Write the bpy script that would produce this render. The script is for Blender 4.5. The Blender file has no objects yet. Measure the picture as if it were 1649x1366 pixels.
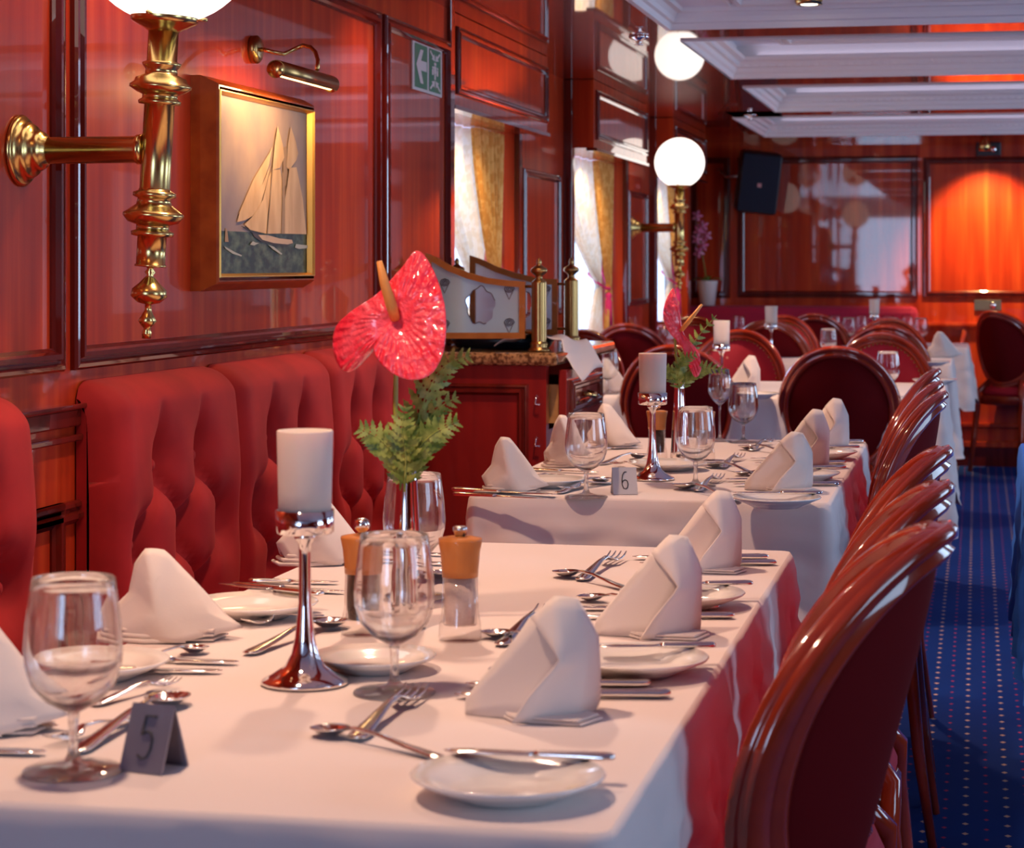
import bpy, math, random
from mathutils import Vector, Matrix, noise
random.seed(7)
SC = bpy.context.scene
COL = SC.collection
PI = math.pi

# ------------------------------------------------------------------ camera
F, CX, HV = 3500.0, 824.5, 425.0          # focal length in px, principal column, horizon row (1649x1366 frame)
TH = math.atan((1573 - CX) / F)
CT, ST = math.cos(TH), math.sin(TH)
CAMZ = 1.2
cam = bpy.data.cameras.new('camera'); camo = bpy.data.objects.new('camera', cam); COL.objects.link(camo)
camo.location = (0, 0, CAMZ); camo.rotation_euler = (PI / 2, 0, TH)
cam.sensor_fit = 'HORIZONTAL'; cam.sensor_width = 36; cam.lens = F / 1649 * 36
cam.shift_y = -(683 - HV) / 1649
cam.dof.use_dof = True; cam.dof.focus_distance = 3.7; cam.dof.aperture_fstop = 11.0
cam.clip_start = 0.05; cam.clip_end = 100
SC.camera = camo

def ray(u, v):
    xc = (u - CX) / F
    return Vector((xc * CT - ST, CT + xc * ST, (HV - v) / F))
def at_z(u, v, z): r = ray(u, v); return Vector((0, 0, CAMZ)) + r * ((z - CAMZ) / r.z)
def at_x(u, v, x): r = ray(u, v); return Vector((0, 0, CAMZ)) + r * (x / r.x)
def at_y(u, v, y): r = ray(u, v); return Vector((0, 0, CAMZ)) + r * (y / r.y)
def at_d(u, v, d): return Vector((0, 0, CAMZ)) + ray(u, v) * d
def depth(p): return -p.x * ST + p.y * CT
RIGHT = Vector((CT, ST, 0)); FWD = Vector((-ST, CT, 0)); UP = Vector((0, 0, 1))

# ------------------------------------------------------------------ world, exposure, lights
SC.view_settings.view_transform = 'Standard'; SC.view_settings.look = 'None'
SC.view_settings.gamma = 1; SC.view_settings.exposure = 0.0
SC.cycles.use_denoising = True
SC.cycles.max_bounces = 10; SC.cycles.diffuse_bounces = 4; SC.cycles.glossy_bounces = 5
SC.cycles.transmission_bounces = 8; SC.cycles.transparent_max_bounces = 16
SC.cycles.caustics_reflective = False; SC.cycles.caustics_refractive = False
SC.cycles.sample_clamp_indirect = 6
W = bpy.data.worlds.new('sky'); SC.world = W; W.use_nodes = True
bg = W.node_tree.nodes['Background']; bg.inputs[0].default_value = (0.62, 0.80, 1.0, 1); bg.inputs[1].default_value = 1.15

WARM = (1.0, 0.64, 0.44); COOL = (0.45, 0.66, 1.0)
def area(name, loc, rot, sx, sy, power, col):
    l = bpy.data.lights.new(name, 'AREA'); l.shape = 'RECTANGLE'; l.size = sx; l.size_y = sy; l.energy = power; l.color = col
    o = bpy.data.objects.new(name, l); COL.objects.link(o); o.location = loc; o.rotation_euler = rot; return o
def spot(name, loc, target, power, col, angle=110, blend=0.6, r=0.03):
    l = bpy.data.lights.new(name, 'SPOT'); l.energy = power; l.color = col; l.spot_size = math.radians(angle); l.spot_blend = blend
    l.shadow_soft_size = r
    o = bpy.data.objects.new(name, l); COL.objects.link(o); o.location = loc
    d = Vector(target) - Vector(loc); o.rotation_euler = d.to_track_quat('-Z', 'Y').to_euler(); return o
def point(name, loc, power, col, r=0.12):
    l = bpy.data.lights.new(name, 'POINT'); l.energy = power; l.color = col; l.shadow_soft_size = r
    o = bpy.data.objects.new(name, l); COL.objects.link(o); o.location = loc; return o
CEIL = CAMZ + 0.74
SPOTS = [(-0.86, 2.0), (-0.86, 3.25), (-0.86, 5.0), (-0.70, 7.0), (-0.7, 9.0), (-0.7, 11.0)]
# daylight: windows behind the camera, right hand windows, left bays
area('daylight_rear', (-1.25, -2.3, 1.25), (PI / 2, 0, 0), 1.05, 1.1, 42, COOL)
for i, y in enumerate((1.6, 5.0, 8.4, 11.4)):
    area('daylight_right', (2.92, y, 1.35), (0, PI / 2, 0), 1.0, 1.4, 30, (0.5, 0.70, 1.0))
for i, y in enumerate((7.1, 9.45, 11.7)):
    area('daylight_left', (-1.77, y, 1.25), (0, -PI / 2, 0), 0.9, 1.0, 11, (0.40, 0.60, 1.0))

for i, (y, e) in enumerate(((2.55, 16), (3.6, 9), (5.2, 9))):
    spot('wall_washer', (-1.22, y, CEIL - 0.02), (-1.5, y, 1.35), e, (1, 0.58, 0.28), 105, 0.9, 0.03)
# ------------------------------------------------------------------ materials
def new_mat(name):
    m = bpy.data.materials.new(name); m.use_nodes = True
    return m, m.node_tree, m.node_tree.nodes['Principled BSDF']
def pm(name, col, rough=0.5, metal=0.0, coat=0.0, sheen=0.0, emit=None, es=0.0, trans=0.0, ior=1.45, alpha=1.0, spec=0.5, sub=0.0, bump=None, coat_r=0.03):
    m, nt, b = new_mat(name)
    b.inputs['Base Color'].default_value = (*col, 1); b.inputs['Roughness'].default_value = rough
    b.inputs['Metallic'].default_value = metal; b.inputs['Coat Weight'].default_value = coat
    b.inputs['Coat Roughness'].default_value = coat_r
    b.inputs['Sheen Weight'].default_value = sheen; b.inputs['Transmission Weight'].default_value = trans
    b.inputs['IOR'].default_value = ior; b.inputs['Alpha'].default_value = alpha
    b.inputs['Specular IOR Level'].default_value = spec
    b.inputs['Subsurface Weight'].default_value = sub
    if emit: b.inputs['Emission Color'].default_value = (*emit, 1); b.inputs['Emission Strength'].default_value = es
    if bump:
        sc, st, dist = bump
        tc = nt.nodes.new('ShaderNodeTexCoord'); n = nt.nodes.new('ShaderNodeTexNoise'); bp = nt.nodes.new('ShaderNodeBump')
        n.inputs['Scale'].default_value = sc; n.inputs['Detail'].default_value = 4
        bp.inputs['Strength'].default_value = st; bp.inputs['Distance'].default_value = dist
        nt.links.new(tc.outputs['Object'], n.inputs['Vector']); nt.links.new(n.outputs['Fac'], bp.inputs['Height'])
        nt.links.new(bp.outputs['Normal'], b.inputs['Normal'])
    return m
def mix_noise(name, c1, c2, scale=(10, 10, 10), detail=5, lo=0.35, hi=0.65, c3=None, **kw):
    """two or three colours mixed by stretched noise in object space"""
    m = pm(name, c1, **kw); nt = m.node_tree; b = nt.nodes['Principled BSDF']
    tc = nt.nodes.new('ShaderNodeTexCoord'); mp = nt.nodes.new('ShaderNodeMapping'); n = nt.nodes.new('ShaderNodeTexNoise'); r = nt.nodes.new('ShaderNodeValToRGB')
    mp.inputs['Scale'].default_value = scale; n.inputs['Scale'].default_value = 1; n.inputs['Detail'].default_value = detail
    r.color_ramp.elements[0].position = lo; r.color_ramp.elements[0].color = (*c1, 1)
    r.color_ramp.elements[1].position = hi; r.color_ramp.elements[1].color = (*c2, 1)
    if c3:
        e = r.color_ramp.elements.new((lo + hi) / 2); e.color = (*c3, 1)
    nt.links.new(tc.outputs['Object'], mp.inputs['Vector']); nt.links.new(mp.outputs['Vector'], n.inputs['Vector'])
    nt.links.new(n.outputs['Fac'], r.inputs['Fac']); nt.links.new(r.outputs['Color'], b.inputs['Base Color'])
    return m
def wood(name, c1, c2, scale=(22, 22, 1.2), rough=0.35, coat=1.0, c3=None, coat_r=0.025):
    return mix_noise(name, c1, c2, scale=scale, detail=7, lo=0.28, hi=0.72, c3=c3, rough=rough, coat=coat, spec=0.12, coat_r=coat_r)
MAHOG = wood('mahogany_panel', (0.33, 0.020, 0.006), (0.62, 0.080, 0.016), c3=(0.46, 0.040, 0.009), coat=0.8)
MAHOGX = wood('mahogany_ceiling', (0.26, 0.016, 0.010), (0.44, 0.040, 0.016), scale=(1.2, 22, 22))
MAHOG_D = wood('mahogany_dark', (0.075, 0.006, 0.004), (0.17, 0.014, 0.008), rough=0.25)
MAHOG_C = wood('mahogany_cabinet', (0.20, 0.010, 0.008), (0.30, 0.016, 0.010), rough=0.35)
CHAIRW = wood('chair_wood', (0.20, 0.018, 0.008), (0.40, 0.045, 0.015), scale=(9, 9, 9), rough=0.22, coat_r=0.02)
OAK = wood('light_oak', (0.50, 0.24, 0.08), (0.66, 0.36, 0.13), scale=(8, 8, 40), rough=0.4, coat=0.2)
MILLW = wood('mill_wood', (0.50, 0.17, 0.045), (0.62, 0.24, 0.07), scale=(40, 40, 8), rough=0.35, coat=0.4)
BRASS = pm('polished_brass', (0.66, 0.46, 0.17), rough=0.24, metal=1)
BRASS_D = pm('aged_brass', (0.42, 0.25, 0.09), rough=0.28, metal=1)
SILVER = pm('polished_steel', (0.86, 0.83, 0.80), rough=0.12, metal=1)
CHROME = pm('chrome', (0.88, 0.84, 0.82), rough=0.05, metal=1)
STEELB = pm('brushed_steel', (0.62, 0.60, 0.60), rough=0.32, metal=1)
LINEN = pm('white_linen', (0.80, 0.71, 0.68), rough=0.85, sheen=0.2, bump=(900, 0.12, 0.001))
NAPK = pm('napkin_linen', (0.76, 0.67, 0.62), rough=0.85, sheen=0.2, sub=0.0, bump=(700, 0.15, 0.001))
CHINA = pm('white_china', (0.86, 0.84, 0.82), rough=0.12, coat=0.6)
CANDLE = pm('candle_cylinder', (0.66, 0.57, 0.52), rough=0.6, sub=0.15)
VELVET = mix_noise('red_velvet', (0.30, 0.004, 0.006), (0.40, 0.009, 0.010), scale=(9, 9, 9), rough=0.8, sheen=0.12)
VELVET.node_tree.nodes['Principled BSDF'].inputs['Sheen Tint'].default_value = (1, 0.25, 0.2, 1)
VELVET_D = pm('wine_upholstery', (0.12, 0.003, 0.005), rough=0.85, spec=0.1)
def fabric_dots():
    m, nt, b = new_mat('crimson_motif_fabric')
    tc = nt.nodes.new('ShaderNodeTexCoord'); vo = nt.nodes.new('ShaderNodeTexVoronoi'); r = nt.nodes.new('ShaderNodeValToRGB')
    vo.inputs['Scale'].default_value = 22; vo.inputs['Randomness'].default_value = 0.0
    r.color_ramp.elements[0].position = 0.10; r.color_ramp.elements[0].color = (0.75, 0.30, 0.20, 1)
    r.color_ramp.elements[1].position = 0.14; r.color_ramp.elements[1].color = (0.45, 0.008, 0.030, 1)
    nt.links.new(tc.outputs['Object'], vo.inputs['Vector']); nt.links.new(vo.outputs['Distance'], r.inputs['Fac'])
    nt.links.new(r.outputs['Color'], b.inputs['Base Color']); b.inputs['Roughness'].default_value = 0.75
    return m
CRIMSON = fabric_dots()
MAGENTA = pm('magenta_velvet', (0.42, 0.006, 0.05), rough=0.75, sheen=0.1)
GRANITE = mix_noise('brown_granite', (0.10, 0.045, 0.02), (0.42, 0.24, 0.11), scale=(90, 90, 90), lo=0.4, hi=0.6, rough=0.12, coat=0.5)
CEILW = pm('ceiling_paint', (0.84, 0.81, 0.88), rough=0.6)
CORNICE = pm('cornice_paint', (0.86, 0.80, 0.80), rough=0.5)
BLACK = pm('black_plastic', (0.012, 0.014, 0.022), rough=0.35)
LEAF = mix_noise('fern_green', (0.09, 0.17, 0.02), (0.38, 0.46, 0.11), scale=(60, 60, 60), rough=0.4)
STEM = pm('stem_green', (0.30, 0.28, 0.04), rough=0.4)
SPATHE = mix_noise('anthurium_red', (0.95, 0.022, 0.06), (1.0, 0.10, 0.15), scale=(30, 30, 30), rough=0.25, coat=0.8, bump=(110, 0.9, 0.006))
SPADIX = pm('spadix_orange', (0.80, 0.33, 0.08), rough=0.5, bump=(300, 0.5, 0.001))
ORCHID = mix_noise('orchid_pink', (0.80, 0.10, 0.35), (0.85, 0.45, 0.60), scale=(50, 50, 50), rough=0.5)
POT = pm('white_pot', (0.78, 0.80, 0.82), rough=0.3)
PINKT = pm('pink_cord', (0.70, 0.02, 0.16), rough=0.6)
def thin_glass(name, tint=(1, 1, 1), rough=0.0, refl=0.9):
    m, nt, b = new_mat(name); nt.nodes.remove(b); out = nt.nodes['Material Output']
    t = nt.nodes.new('ShaderNodeBsdfTransparent'); t.inputs[0].default_value = (*tint, 1)
    g = nt.nodes.new('ShaderNodeBsdfGlossy'); g.inputs['Roughness'].default_value = rough
    lw = nt.nodes.new('ShaderNodeLayerWeight'); pw = nt.nodes.new('ShaderNodeMath'); pw.operation = 'POWER'; pw.inputs[1].default_value = 4.0
    fr = nt.nodes.new('ShaderNodeMath'); fr.operation = 'MULTIPLY_ADD'; fr.inputs[1].default_value = 0.8; fr.inputs[2].default_value = 0.05
    nt.links.new(lw.outputs['Facing'], pw.inputs[0]); nt.links.new(pw.outputs[0], fr.inputs[0])
    mx = nt.nodes.new('ShaderNodeMixShader')
    nt.links.new(fr.outputs[0], mx.inputs[0]); nt.links.new(t.outputs[0], mx.inputs[1]); nt.links.new(g.outputs[0], mx.inputs[2])
    nt.links.new(mx.outputs[0], out.inputs['Surface']); return m
PANE = thin_glass('window_glass')
GLASS = pm('drinking_glass', (1, 1, 1), rough=0.0, trans=1.0, ior=1.45)
def lighten_glass(m, f):
    nt = m.node_tree; out = nt.nodes['Material Output']; b = nt.nodes['Principled BSDF']
    t = nt.nodes.new('ShaderNodeBsdfTransparent'); mx = nt.nodes.new('ShaderNodeMixShader'); mx.inputs[0].default_value = f
    nt.links.new(b.outputs[0], mx.inputs[1]); nt.links.new(t.outputs[0], mx.inputs[2]); nt.links.new(mx.outputs[0], out.inputs['Surface'])
lighten_glass(GLASS, 0.10)
GLASSF = pm('drinking_glass_foot', (1, 1, 1), rough=0.0, trans=1.0, ior=1.45); lighten_glass(GLASSF, 0.40)
FROST = pm('frosted_glass', (0.52, 0.78, 0.95), rough=0.5, trans=0.35, ior=1.2)  # blue tint stands in for window light behind the panels
CLEARG = thin_glass('clear_glass', (0.92, 0.97, 1))
ETCH = pm('etched_line', (0.10, 0.10, 0.14), rough=0.5)
ACRYL = thin_glass('mill_acrylic', (0.96, 0.94, 0.93))
PEPPER = mix_noise('peppercorns', (0.02, 0.012, 0.01), (0.12, 0.07, 0.04), scale=(500, 500, 500), rough=0.7)
SALT = pm('salt_grains', (0.95, 0.82, 0.78), rough=0.8, bump=(400, 0.6, 0.002))
GLOBE = pm('opal_globe', (0.95, 0.93, 0.90), rough=0.3, emit=(1, 0.90, 0.80), es=1.9)
LAMPON = pm('lamp_lens', (1, 1, 1), emit=(1, 0.86, 0.62), es=9.0)
BULB = pm('picture_bulb', (1, 1, 1), emit=(1, 0.62, 0.2), es=6.0)
def curtain_mat(name, c1, c2, tr=0.5):
    m, nt, b = new_mat(name); out = nt.nodes['Material Output']
    b.inputs['Base Color'].default_value = (*c1, 1); b.inputs['Roughness'].default_value = 0.8
    tc = nt.nodes.new('ShaderNodeTexCoord'); n = nt.nodes.new('ShaderNodeTexNoise'); r = nt.nodes.new('ShaderNodeValToRGB'); n.inputs['Scale'].default_value = 35
    r.color_ramp.elements[0].position = 0.45; r.color_ramp.elements[0].color = (*c1, 1); r.color_ramp.elements[1].position = 0.55; r.color_ramp.elements[1].color = (*c2, 1)
    nt.links.new(tc.outputs['Object'], n.inputs['Vector']); nt.links.new(n.outputs['Fac'], r.inputs['Fac']); nt.links.new(r.outputs['Color'], b.inputs['Base Color'])
    t = nt.nodes.new('ShaderNodeBsdfTranslucent'); nt.links.new(r.outputs['Color'], t.inputs['Color'])
    mx = nt.nodes.new('ShaderNodeMixShader'); mx.inputs[0].default_value = tr
    nt.links.new(b.outputs[0], mx.inputs[1]); nt.links.new(t.outputs[0], mx.inputs[2]); nt.links.new(mx.outputs[0], out.inputs['Surface'])
    return m
GOLDC = curtain_mat('gold_curtain', (0.72, 0.36, 0.08), (0.85, 0.52, 0.16), 0.35)
CREAMC = curtain_mat('cream_curtain', (0.80, 0.66, 0.46), (0.86, 0.76, 0.60), 0.45)
def carpet():
    m, nt, b = new_mat('blue_carpet'); L = nt.links.new
    def math_(op, a, c=None):
        n = nt.nodes.new('ShaderNodeMath'); n.operation = op
        for i, x in enumerate((a, c)):
            if x is None: continue
            if isinstance(x, (int, float)): n.inputs[i].default_value = x
            else: L(x, n.inputs[i])
        return n.outputs[0]
    tc = nt.nodes.new('ShaderNodeTexCoord'); sx = nt.nodes.new('ShaderNodeSeparateXYZ'); L(tc.outputs['Object'], sx.inputs[0])
    X = math_('ADD', sx.outputs[0], 4.024)
    def dots(off, colw=0.088, roww=0.083, rx=0.0075, ry=0.011, yo=0.0):
        fx = math_('SUBTRACT', math_('FRACT', math_('DIVIDE', math_('ADD', X, off), colw)), 0.5)
        fy = math_('SUBTRACT', math_('FRACT', math_('DIVIDE', math_('ADD', sx.outputs[1], 4 + yo), roww)), 0.5)
        a = math_('DIVIDE', math_('ABSOLUTE', fx), rx / colw); c = math_('DIVIDE', math_('ABSOLUTE', fy), ry / roww)
        return math_('LESS_THAN', math_('ADD', a, c), 1.0)
    d1 = dots(0.044 - 0.040); d2 = dots(0.044 - 0.040 + 0.044, rx=0.006, ry=0.009, yo=0.04)
    n = nt.nodes.new('ShaderNodeTexNoise'); n.inputs['Scale'].default_value = 2.0; r = nt.nodes.new('ShaderNodeValToRGB')
    r.color_ramp.elements[0].color = (0.005, 0.024, 0.15, 1); r.color_ramp.elements[1].color = (0.008, 0.048, 0.26, 1)
    L(tc.outputs['Object'], n.inputs['Vector']); L(n.outputs['Fac'], r.inputs['Fac'])
    def mixc(f, a, bcol):
        x = nt.nodes.new('ShaderNodeMix'); x.data_type = 'RGBA'; L(f, x.inputs[0]); L(a, x.inputs[6]); x.inputs[7].default_value = bcol; return x.outputs[2]
    c = mixc(d1, r.outputs['Color'], (0.70, 0.45, 0.33, 1)); c = mixc(d2, c, (0.48, 0.05, 0.12, 1))
    L(c, b.inputs['Base Color']); b.inputs['Roughness'].default_value = 0.95; b.inputs['Specular IOR Level'].default_value = 0.1
    return m
CARPET = carpet()

# ------------------------------------------------------------------ mesh helpers
class MB:
    def __init__(s): s.v = []; s.f = []; s.sm = []; s.mi = []
    def add(s, vs, fs, smooth=False, mi=0):
        o = len(s.v); s.v += [tuple(p) for p in vs]
        for f in fs: s.f.append([i + o for i in f]); s.sm.append(smooth); s.mi.append(mi)
        return s
    def box(s, a, b, mi=0):
        (x0, y0, z0), (x1, y1, z1) = a, b
        vs = [(x0, y0, z0), (x1, y0, z0), (x1, y1, z0), (x0, y1, z0), (x0, y0, z1), (x1, y0, z1), (x1, y1, z1), (x0, y1, z1)]
        return s.add(vs, [(0, 3, 2, 1), (4, 5, 6, 7), (0, 1, 5, 4), (1, 2, 6, 5), (2, 3, 7, 6), (3, 0, 4, 7)], False, mi)
    def lathe(s, prof, n=32, c=(0, 0, 0), mi=0, close=False, axis='z', smooth=True):
        vs = []; fs = []; m = len(prof)
        for r, z in prof:
            for k in range(n):
                a = 2 * PI * k / n; x, y = r * math.cos(a), r * math.sin(a)
                p = (x, y, z) if axis == 'z' else ((z, x, y) if axis == 'x' else (y, z, x))
                vs.append((p[0] + c[0], p[1] + c[1], p[2] + c[2]))
        rng = range(m) if close else range(m - 1)
        for i in rng:
            j = (i + 1) % m
            for k in range(n):
                l = (k + 1) % n; fs.append((i * n + k, i * n + l, j * n + l, j * n + k))
        if not close:
            if prof[0][0] > 1e-5: fs.append(tuple(range(n - 1, -1, -1)))
            if prof[-1][0] > 1e-5: fs.append(tuple((m - 1) * n + k for k in range(n)))
        return s.add(vs, fs, smooth, mi)
    def tube(s, pts, r, n=10, mi=0, caps=True, flat=1.0, up=None):
        pts = [Vector(p) for p in pts]; m = len(pts); vs = []; fs = []; rs = r if isinstance(r, (list, tuple)) else [r] * m
        prev = None
        for i in range(m):
            t = (pts[min(i + 1, m - 1)] - pts[max(i - 1, 0)]).normalized()
            ref = Vector(up) if up else (prev if prev is not None else (Vector((0, 0, 1)) if abs(t.z) < 0.9 else Vector((1, 0, 0))))
            a = (ref - t * ref.dot(t))
            if a.length < 1e-6: a = t.orthogonal()
            a.normalize(); b = t.cross(a); prev = a
            for k in range(n):
                an = 2 * PI * k / n; vs.append(pts[i] + a * (math.cos(an) * rs[i] * flat) + b * (math.sin(an) * rs[i]))
        for i in range(m - 1):
            for k in range(n):
                l = (k + 1) % n; fs.append((i * n + k, i * n + l, (i + 1) * n + l, (i + 1) * n + k))
        if caps: fs.append(tuple(range(n - 1, -1, -1))); fs.append(tuple((m - 1) * n + k for k in range(n)))
        return s.add(vs, fs, True, mi)
    def grid(s, fn, nu, nv, smooth=True, mi=0, wrap=False):
        vs = [fn(i / nu, j / nv) for j in range(nv + 1) for i in range(nu + 1)]; w = nu + 1
        fs = [(j * w + i, j * w + i + 1, (j + 1) * w + i + 1, (j + 1) * w + i) for j in range(nv) for i in range(nu)]
        return s.add(vs, fs, smooth, mi)
    def frame(s, O, U, V, N, u0, u1, v0, v1, prof, mi=0):
        """moulding frame; prof = [(inset, height)], rings joined"""
        O, U, V, N = map(Vector, (O, U, V, N)); vs = []; fs = []
        for d, h in prof:
            for a, b in ((u0 + d, v0 + d), (u1 - d, v0 + d), (u1 - d, v1 - d), (u0 + d, v1 - d)): vs.append(O + U * a + V * b + N * h)
        for i in range(len(prof) - 1):
            for k in range(4): l = (k + 1) % 4; fs.append((i * 4 + k, i * 4 + l, (i + 1) * 4 + l, (i + 1) * 4 + k))
        return s.add(vs, fs, False, mi)
    def poly(s, pts, d=None, mi=0):
        """flat polygon, extruded by vector d"""
        n = len(pts); pts = [Vector(p) for p in pts]
        if d is None: return s.add(pts, [tuple(range(n))], False, mi)
        d = Vector(d); fs = [tuple(range(n)), tuple(range(2 * n - 1, n - 1, -1))] + [(i, (i + 1) % n, n + (i + 1) % n, n + i) for i in range(n)]
        return s.add(pts + [p + d for p in pts], fs, False, mi)
    def build(s, name, mat, parent=None, loc=None, sub=0, bevel=0, solid=0, fix=True):
        me = bpy.data.meshes.new(name); me.from_pydata(s.v, [], s.f); me.update()
        for p, q, k in zip(me.polygons, s.sm, s.mi): p.use_smooth = q; p.material_index = k
        if fix:
            import bmesh
            b = bmesh.new(); b.from_mesh(me); bmesh.ops.recalc_face_normals(b, faces=b.faces); b.to_mesh(me); b.free()
        for mm in (mat if isinstance(mat, (list, tuple)) else [mat]): me.materials.append(mm)
        o = bpy.data.objects.new(name, me); COL.objects.link(o)
        if parent: o.parent = parent
        if loc is not None: o.location = loc
        if solid: md = o.modifiers.new('solid', 'SOLIDIFY'); md.thickness = solid; md.offset = 0
        if bevel: md = o.modifiers.new('bevel', 'BEVEL'); md.width = bevel; md.segments = 2; md.limit_method = 'ANGLE'
        if sub: md = o.modifiers.new('sub', 'SUBSURF'); md.levels = sub; md.render_levels = sub
        return o
def tag(o, label, cat, group=None):
    o['label'] = label; o['category'] = cat
    if group: o['group'] = group
    return o
def struct(o): o['kind'] = 'structure'; return o
def root(name, loc, label, cat, group=None, rz=0):
    o = bpy.data.objects.new(name, None); o.empty_display_size = 0.05; COL.objects.link(o)
    o.location = loc; o.rotation_euler = (0, 0, rz); return tag(o, label, cat, group)
def copy_tree(o, parent=None):
    c = o.copy(); COL.objects.link(c); c.parent = parent
    for ch in list(o.children): copy_tree(ch, c)
    return c
def dup(o, label, loc=None, rz=None, group=None, s=None):
    c = copy_tree(o); c['label'] = label
    if loc is not None: c.location = loc
    if rz is not None: c.rotation_euler = (0, 0, rz)
    if group: c['group'] = group
    if s is not None: c.scale = (s, s, s) if not isinstance(s, (tuple, list)) else s
    return c

# ------------------------------------------------------------------ setting
XA, XP, XW = -1.5, -1.62, -1.79           # panelled wall, piers, window plane
YB = -2.4; YE = 13.2; XR = 3.0
def Yof(u, x): return at_x(u, 400, x).y
YA = Yof(726, XA)
struct(MB().box((XW - 0.2, YB - 0.1, -0.05), (XR + 0.2, YE + 0.2, 0.0)).build('floor', CARPET))
BOXES = [(Yof(727, XA), Yof(881, XA)), (Yof(956, XA), Yof(1041, XA)), (Yof(1084, XA), Yof(1136, XA))]
WIN = [(BOXES[0][0] + 0.1, BOXES[0][1] + 0.0), (BOXES[1][0] + 0.05, BOXES[1][1] + 0.05), (BOXES[2][0] + 0.05, BOXES[2][1] + 0.15)]
mb = MB().box((XW - 0.12, YB, 0), (XA, YA, 2.3))
ys = [YA] + [y for w in WIN for y in w] + [WIN[-1][1] + 0.12]
for i in range(0, len(ys), 2): mb.box((XW - 0.12, ys[i], 0), (XP, ys[i + 1], 2.3))
for a, b in WIN: mb.box((XW - 0.12, a, 0), (XP, b, 0.86)); mb.box((XW - 0.12, a, 1.9), (XW, b, 2.3))
mb.box((XW - 0.12, WIN[-1][1] + 0.12, 0), (XW, YE, 2.3))
struct(mb.build('wall_left', MAHOG))
for i, (a, b) in enumerate(WIN):
    m = MB()
    m.frame((XW - 0.06, 0, 0), (0, 1, 0), (0, 0, 1), (1, 0, 0), a + .002, b - .002, 0.862, 1.898, [(0, -0.02), (0, 0.045), (0.05, 0.045), (0.055, 0), (0.055, -0.02)])
    wo = struct(m.build('window_%d' % (i + 1), pm('window_frame_paint', (0.62, 0.60, 0.58), rough=0.4)))
    p = MB().box((XW - 0.062, a + 0.05, 0.91), (XW - 0.056, b - 0.05, 1.85)).build('pane', PANE, wo)
# pelmet boxes above the windows
PROF = [(0, 0), (0, 0.008), (0.004, 0.013), (0.010, 0.014), (0.014, 0.009), (0.018, 0.009), (0.022, 0.017), (0.030, 0.017), (0.034, 0.008), (0.040, 0.004), (0.040, 0)]
PROFS = [(d * 0.75, h * 0.8) for d, h in PROF]
for i, (a, b) in enumerate(BOXES):
    zb = CAMZ + 0.465
    o = struct(MB().box((XW + 0.015, a, zb), (XA, b, CEIL - 0.002)).build('wall_pelmet', MAHOG))
    m = MB(); m.frame((XA, 0, 0), (0, 1, 0), (0, 0, 1), (1, 0, 0), a + 0.05, b - 0.02, zb + 0.035, zb + 0.235, PROFS)
    m.box((XA - 0.03, a, zb - 0.012), (XA + 0.012, b, zb))
    struct(m.build('trim_pelmet', MAHOG_D))
    # small warm downlight washing the curtains
    spot('pelmet_downlight', (XA - 0.08, (a + b) / 2, zb - 0.02), (XW + 0.1, (a + b) / 2 + 0.15, 1.0), 20, (1, 0.62, 0.25), 130, 0.8, 0.02)
# panelled wall mouldings
def wall_frame(name, u0, u1, zt, zb, prof=PROF, mat=MAHOG_D):
    y0 = Yof(u0, XA); y1 = Yof(u1, XA); m = MB()
    m.frame((XA, 0, 0), (0, 1, 0), (0, 0, 1), (1, 0, 0), y0, y1, zb, zt, prof)
    return struct(m.build(name, mat))
ZT, ZB_ = CAMZ + 0.645, CAMZ - 0.180
wall_frame('trim_1', -700, 96, ZT, ZB_)
wall_frame('trim_2', 113, 608, ZT, ZB_)
wall_frame('trim_3', 615, 721, ZT, ZB_)
wall_frame('trim_4', -700, 96, 0.80, 0.12)
wall_frame('trim_5', -40, 608, 0.80, 0.12)
struct(MB().box((XA - 0.01, YA - 0.045, 0), (XA + 0.012, YA + 0.004, 2.0)).build('trim_6', MAHOG_D, bevel=0.005))
m = MB()   # chair rail on the panelled wall
m.box((XA, YB, 0.925), (XA + 0.012, Yof(640, XA), 0.955)); m.box((XA, YB, 0.955), (XA + 0.022, Yof(640, XA), 0.964)); m.box((XA, YB, 0.90), (XA + 0.016, Yof(640, XA), 0.912))
struct(m.build('trim_7', MAHOG_D, bevel=0.003))
# pier mouldings between the bays
for k, (a, b) in enumerate(((WIN[0][1], WIN[1][0]), (WIN[1][1], WIN[2][0]))):
    m = MB(); m.frame((XP, 0, 0), (0, 1, 0), (0, 0, 1), (1, 0, 0), a + 0.14, b - 0.16, 1.0, 1.55, PROFS)
    m.box((XP, a + 0.002, 0.0), (XP + 0.02, a + 0.05, CEIL - .002)); m.box((XP, b - 0.07, 0.0), (XP + 0.035, b - 0.004, CEIL - 0.002))
    struct(m.build('trim_%d' % (8 + k), MAHOG_D, bevel=0.004))
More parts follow.
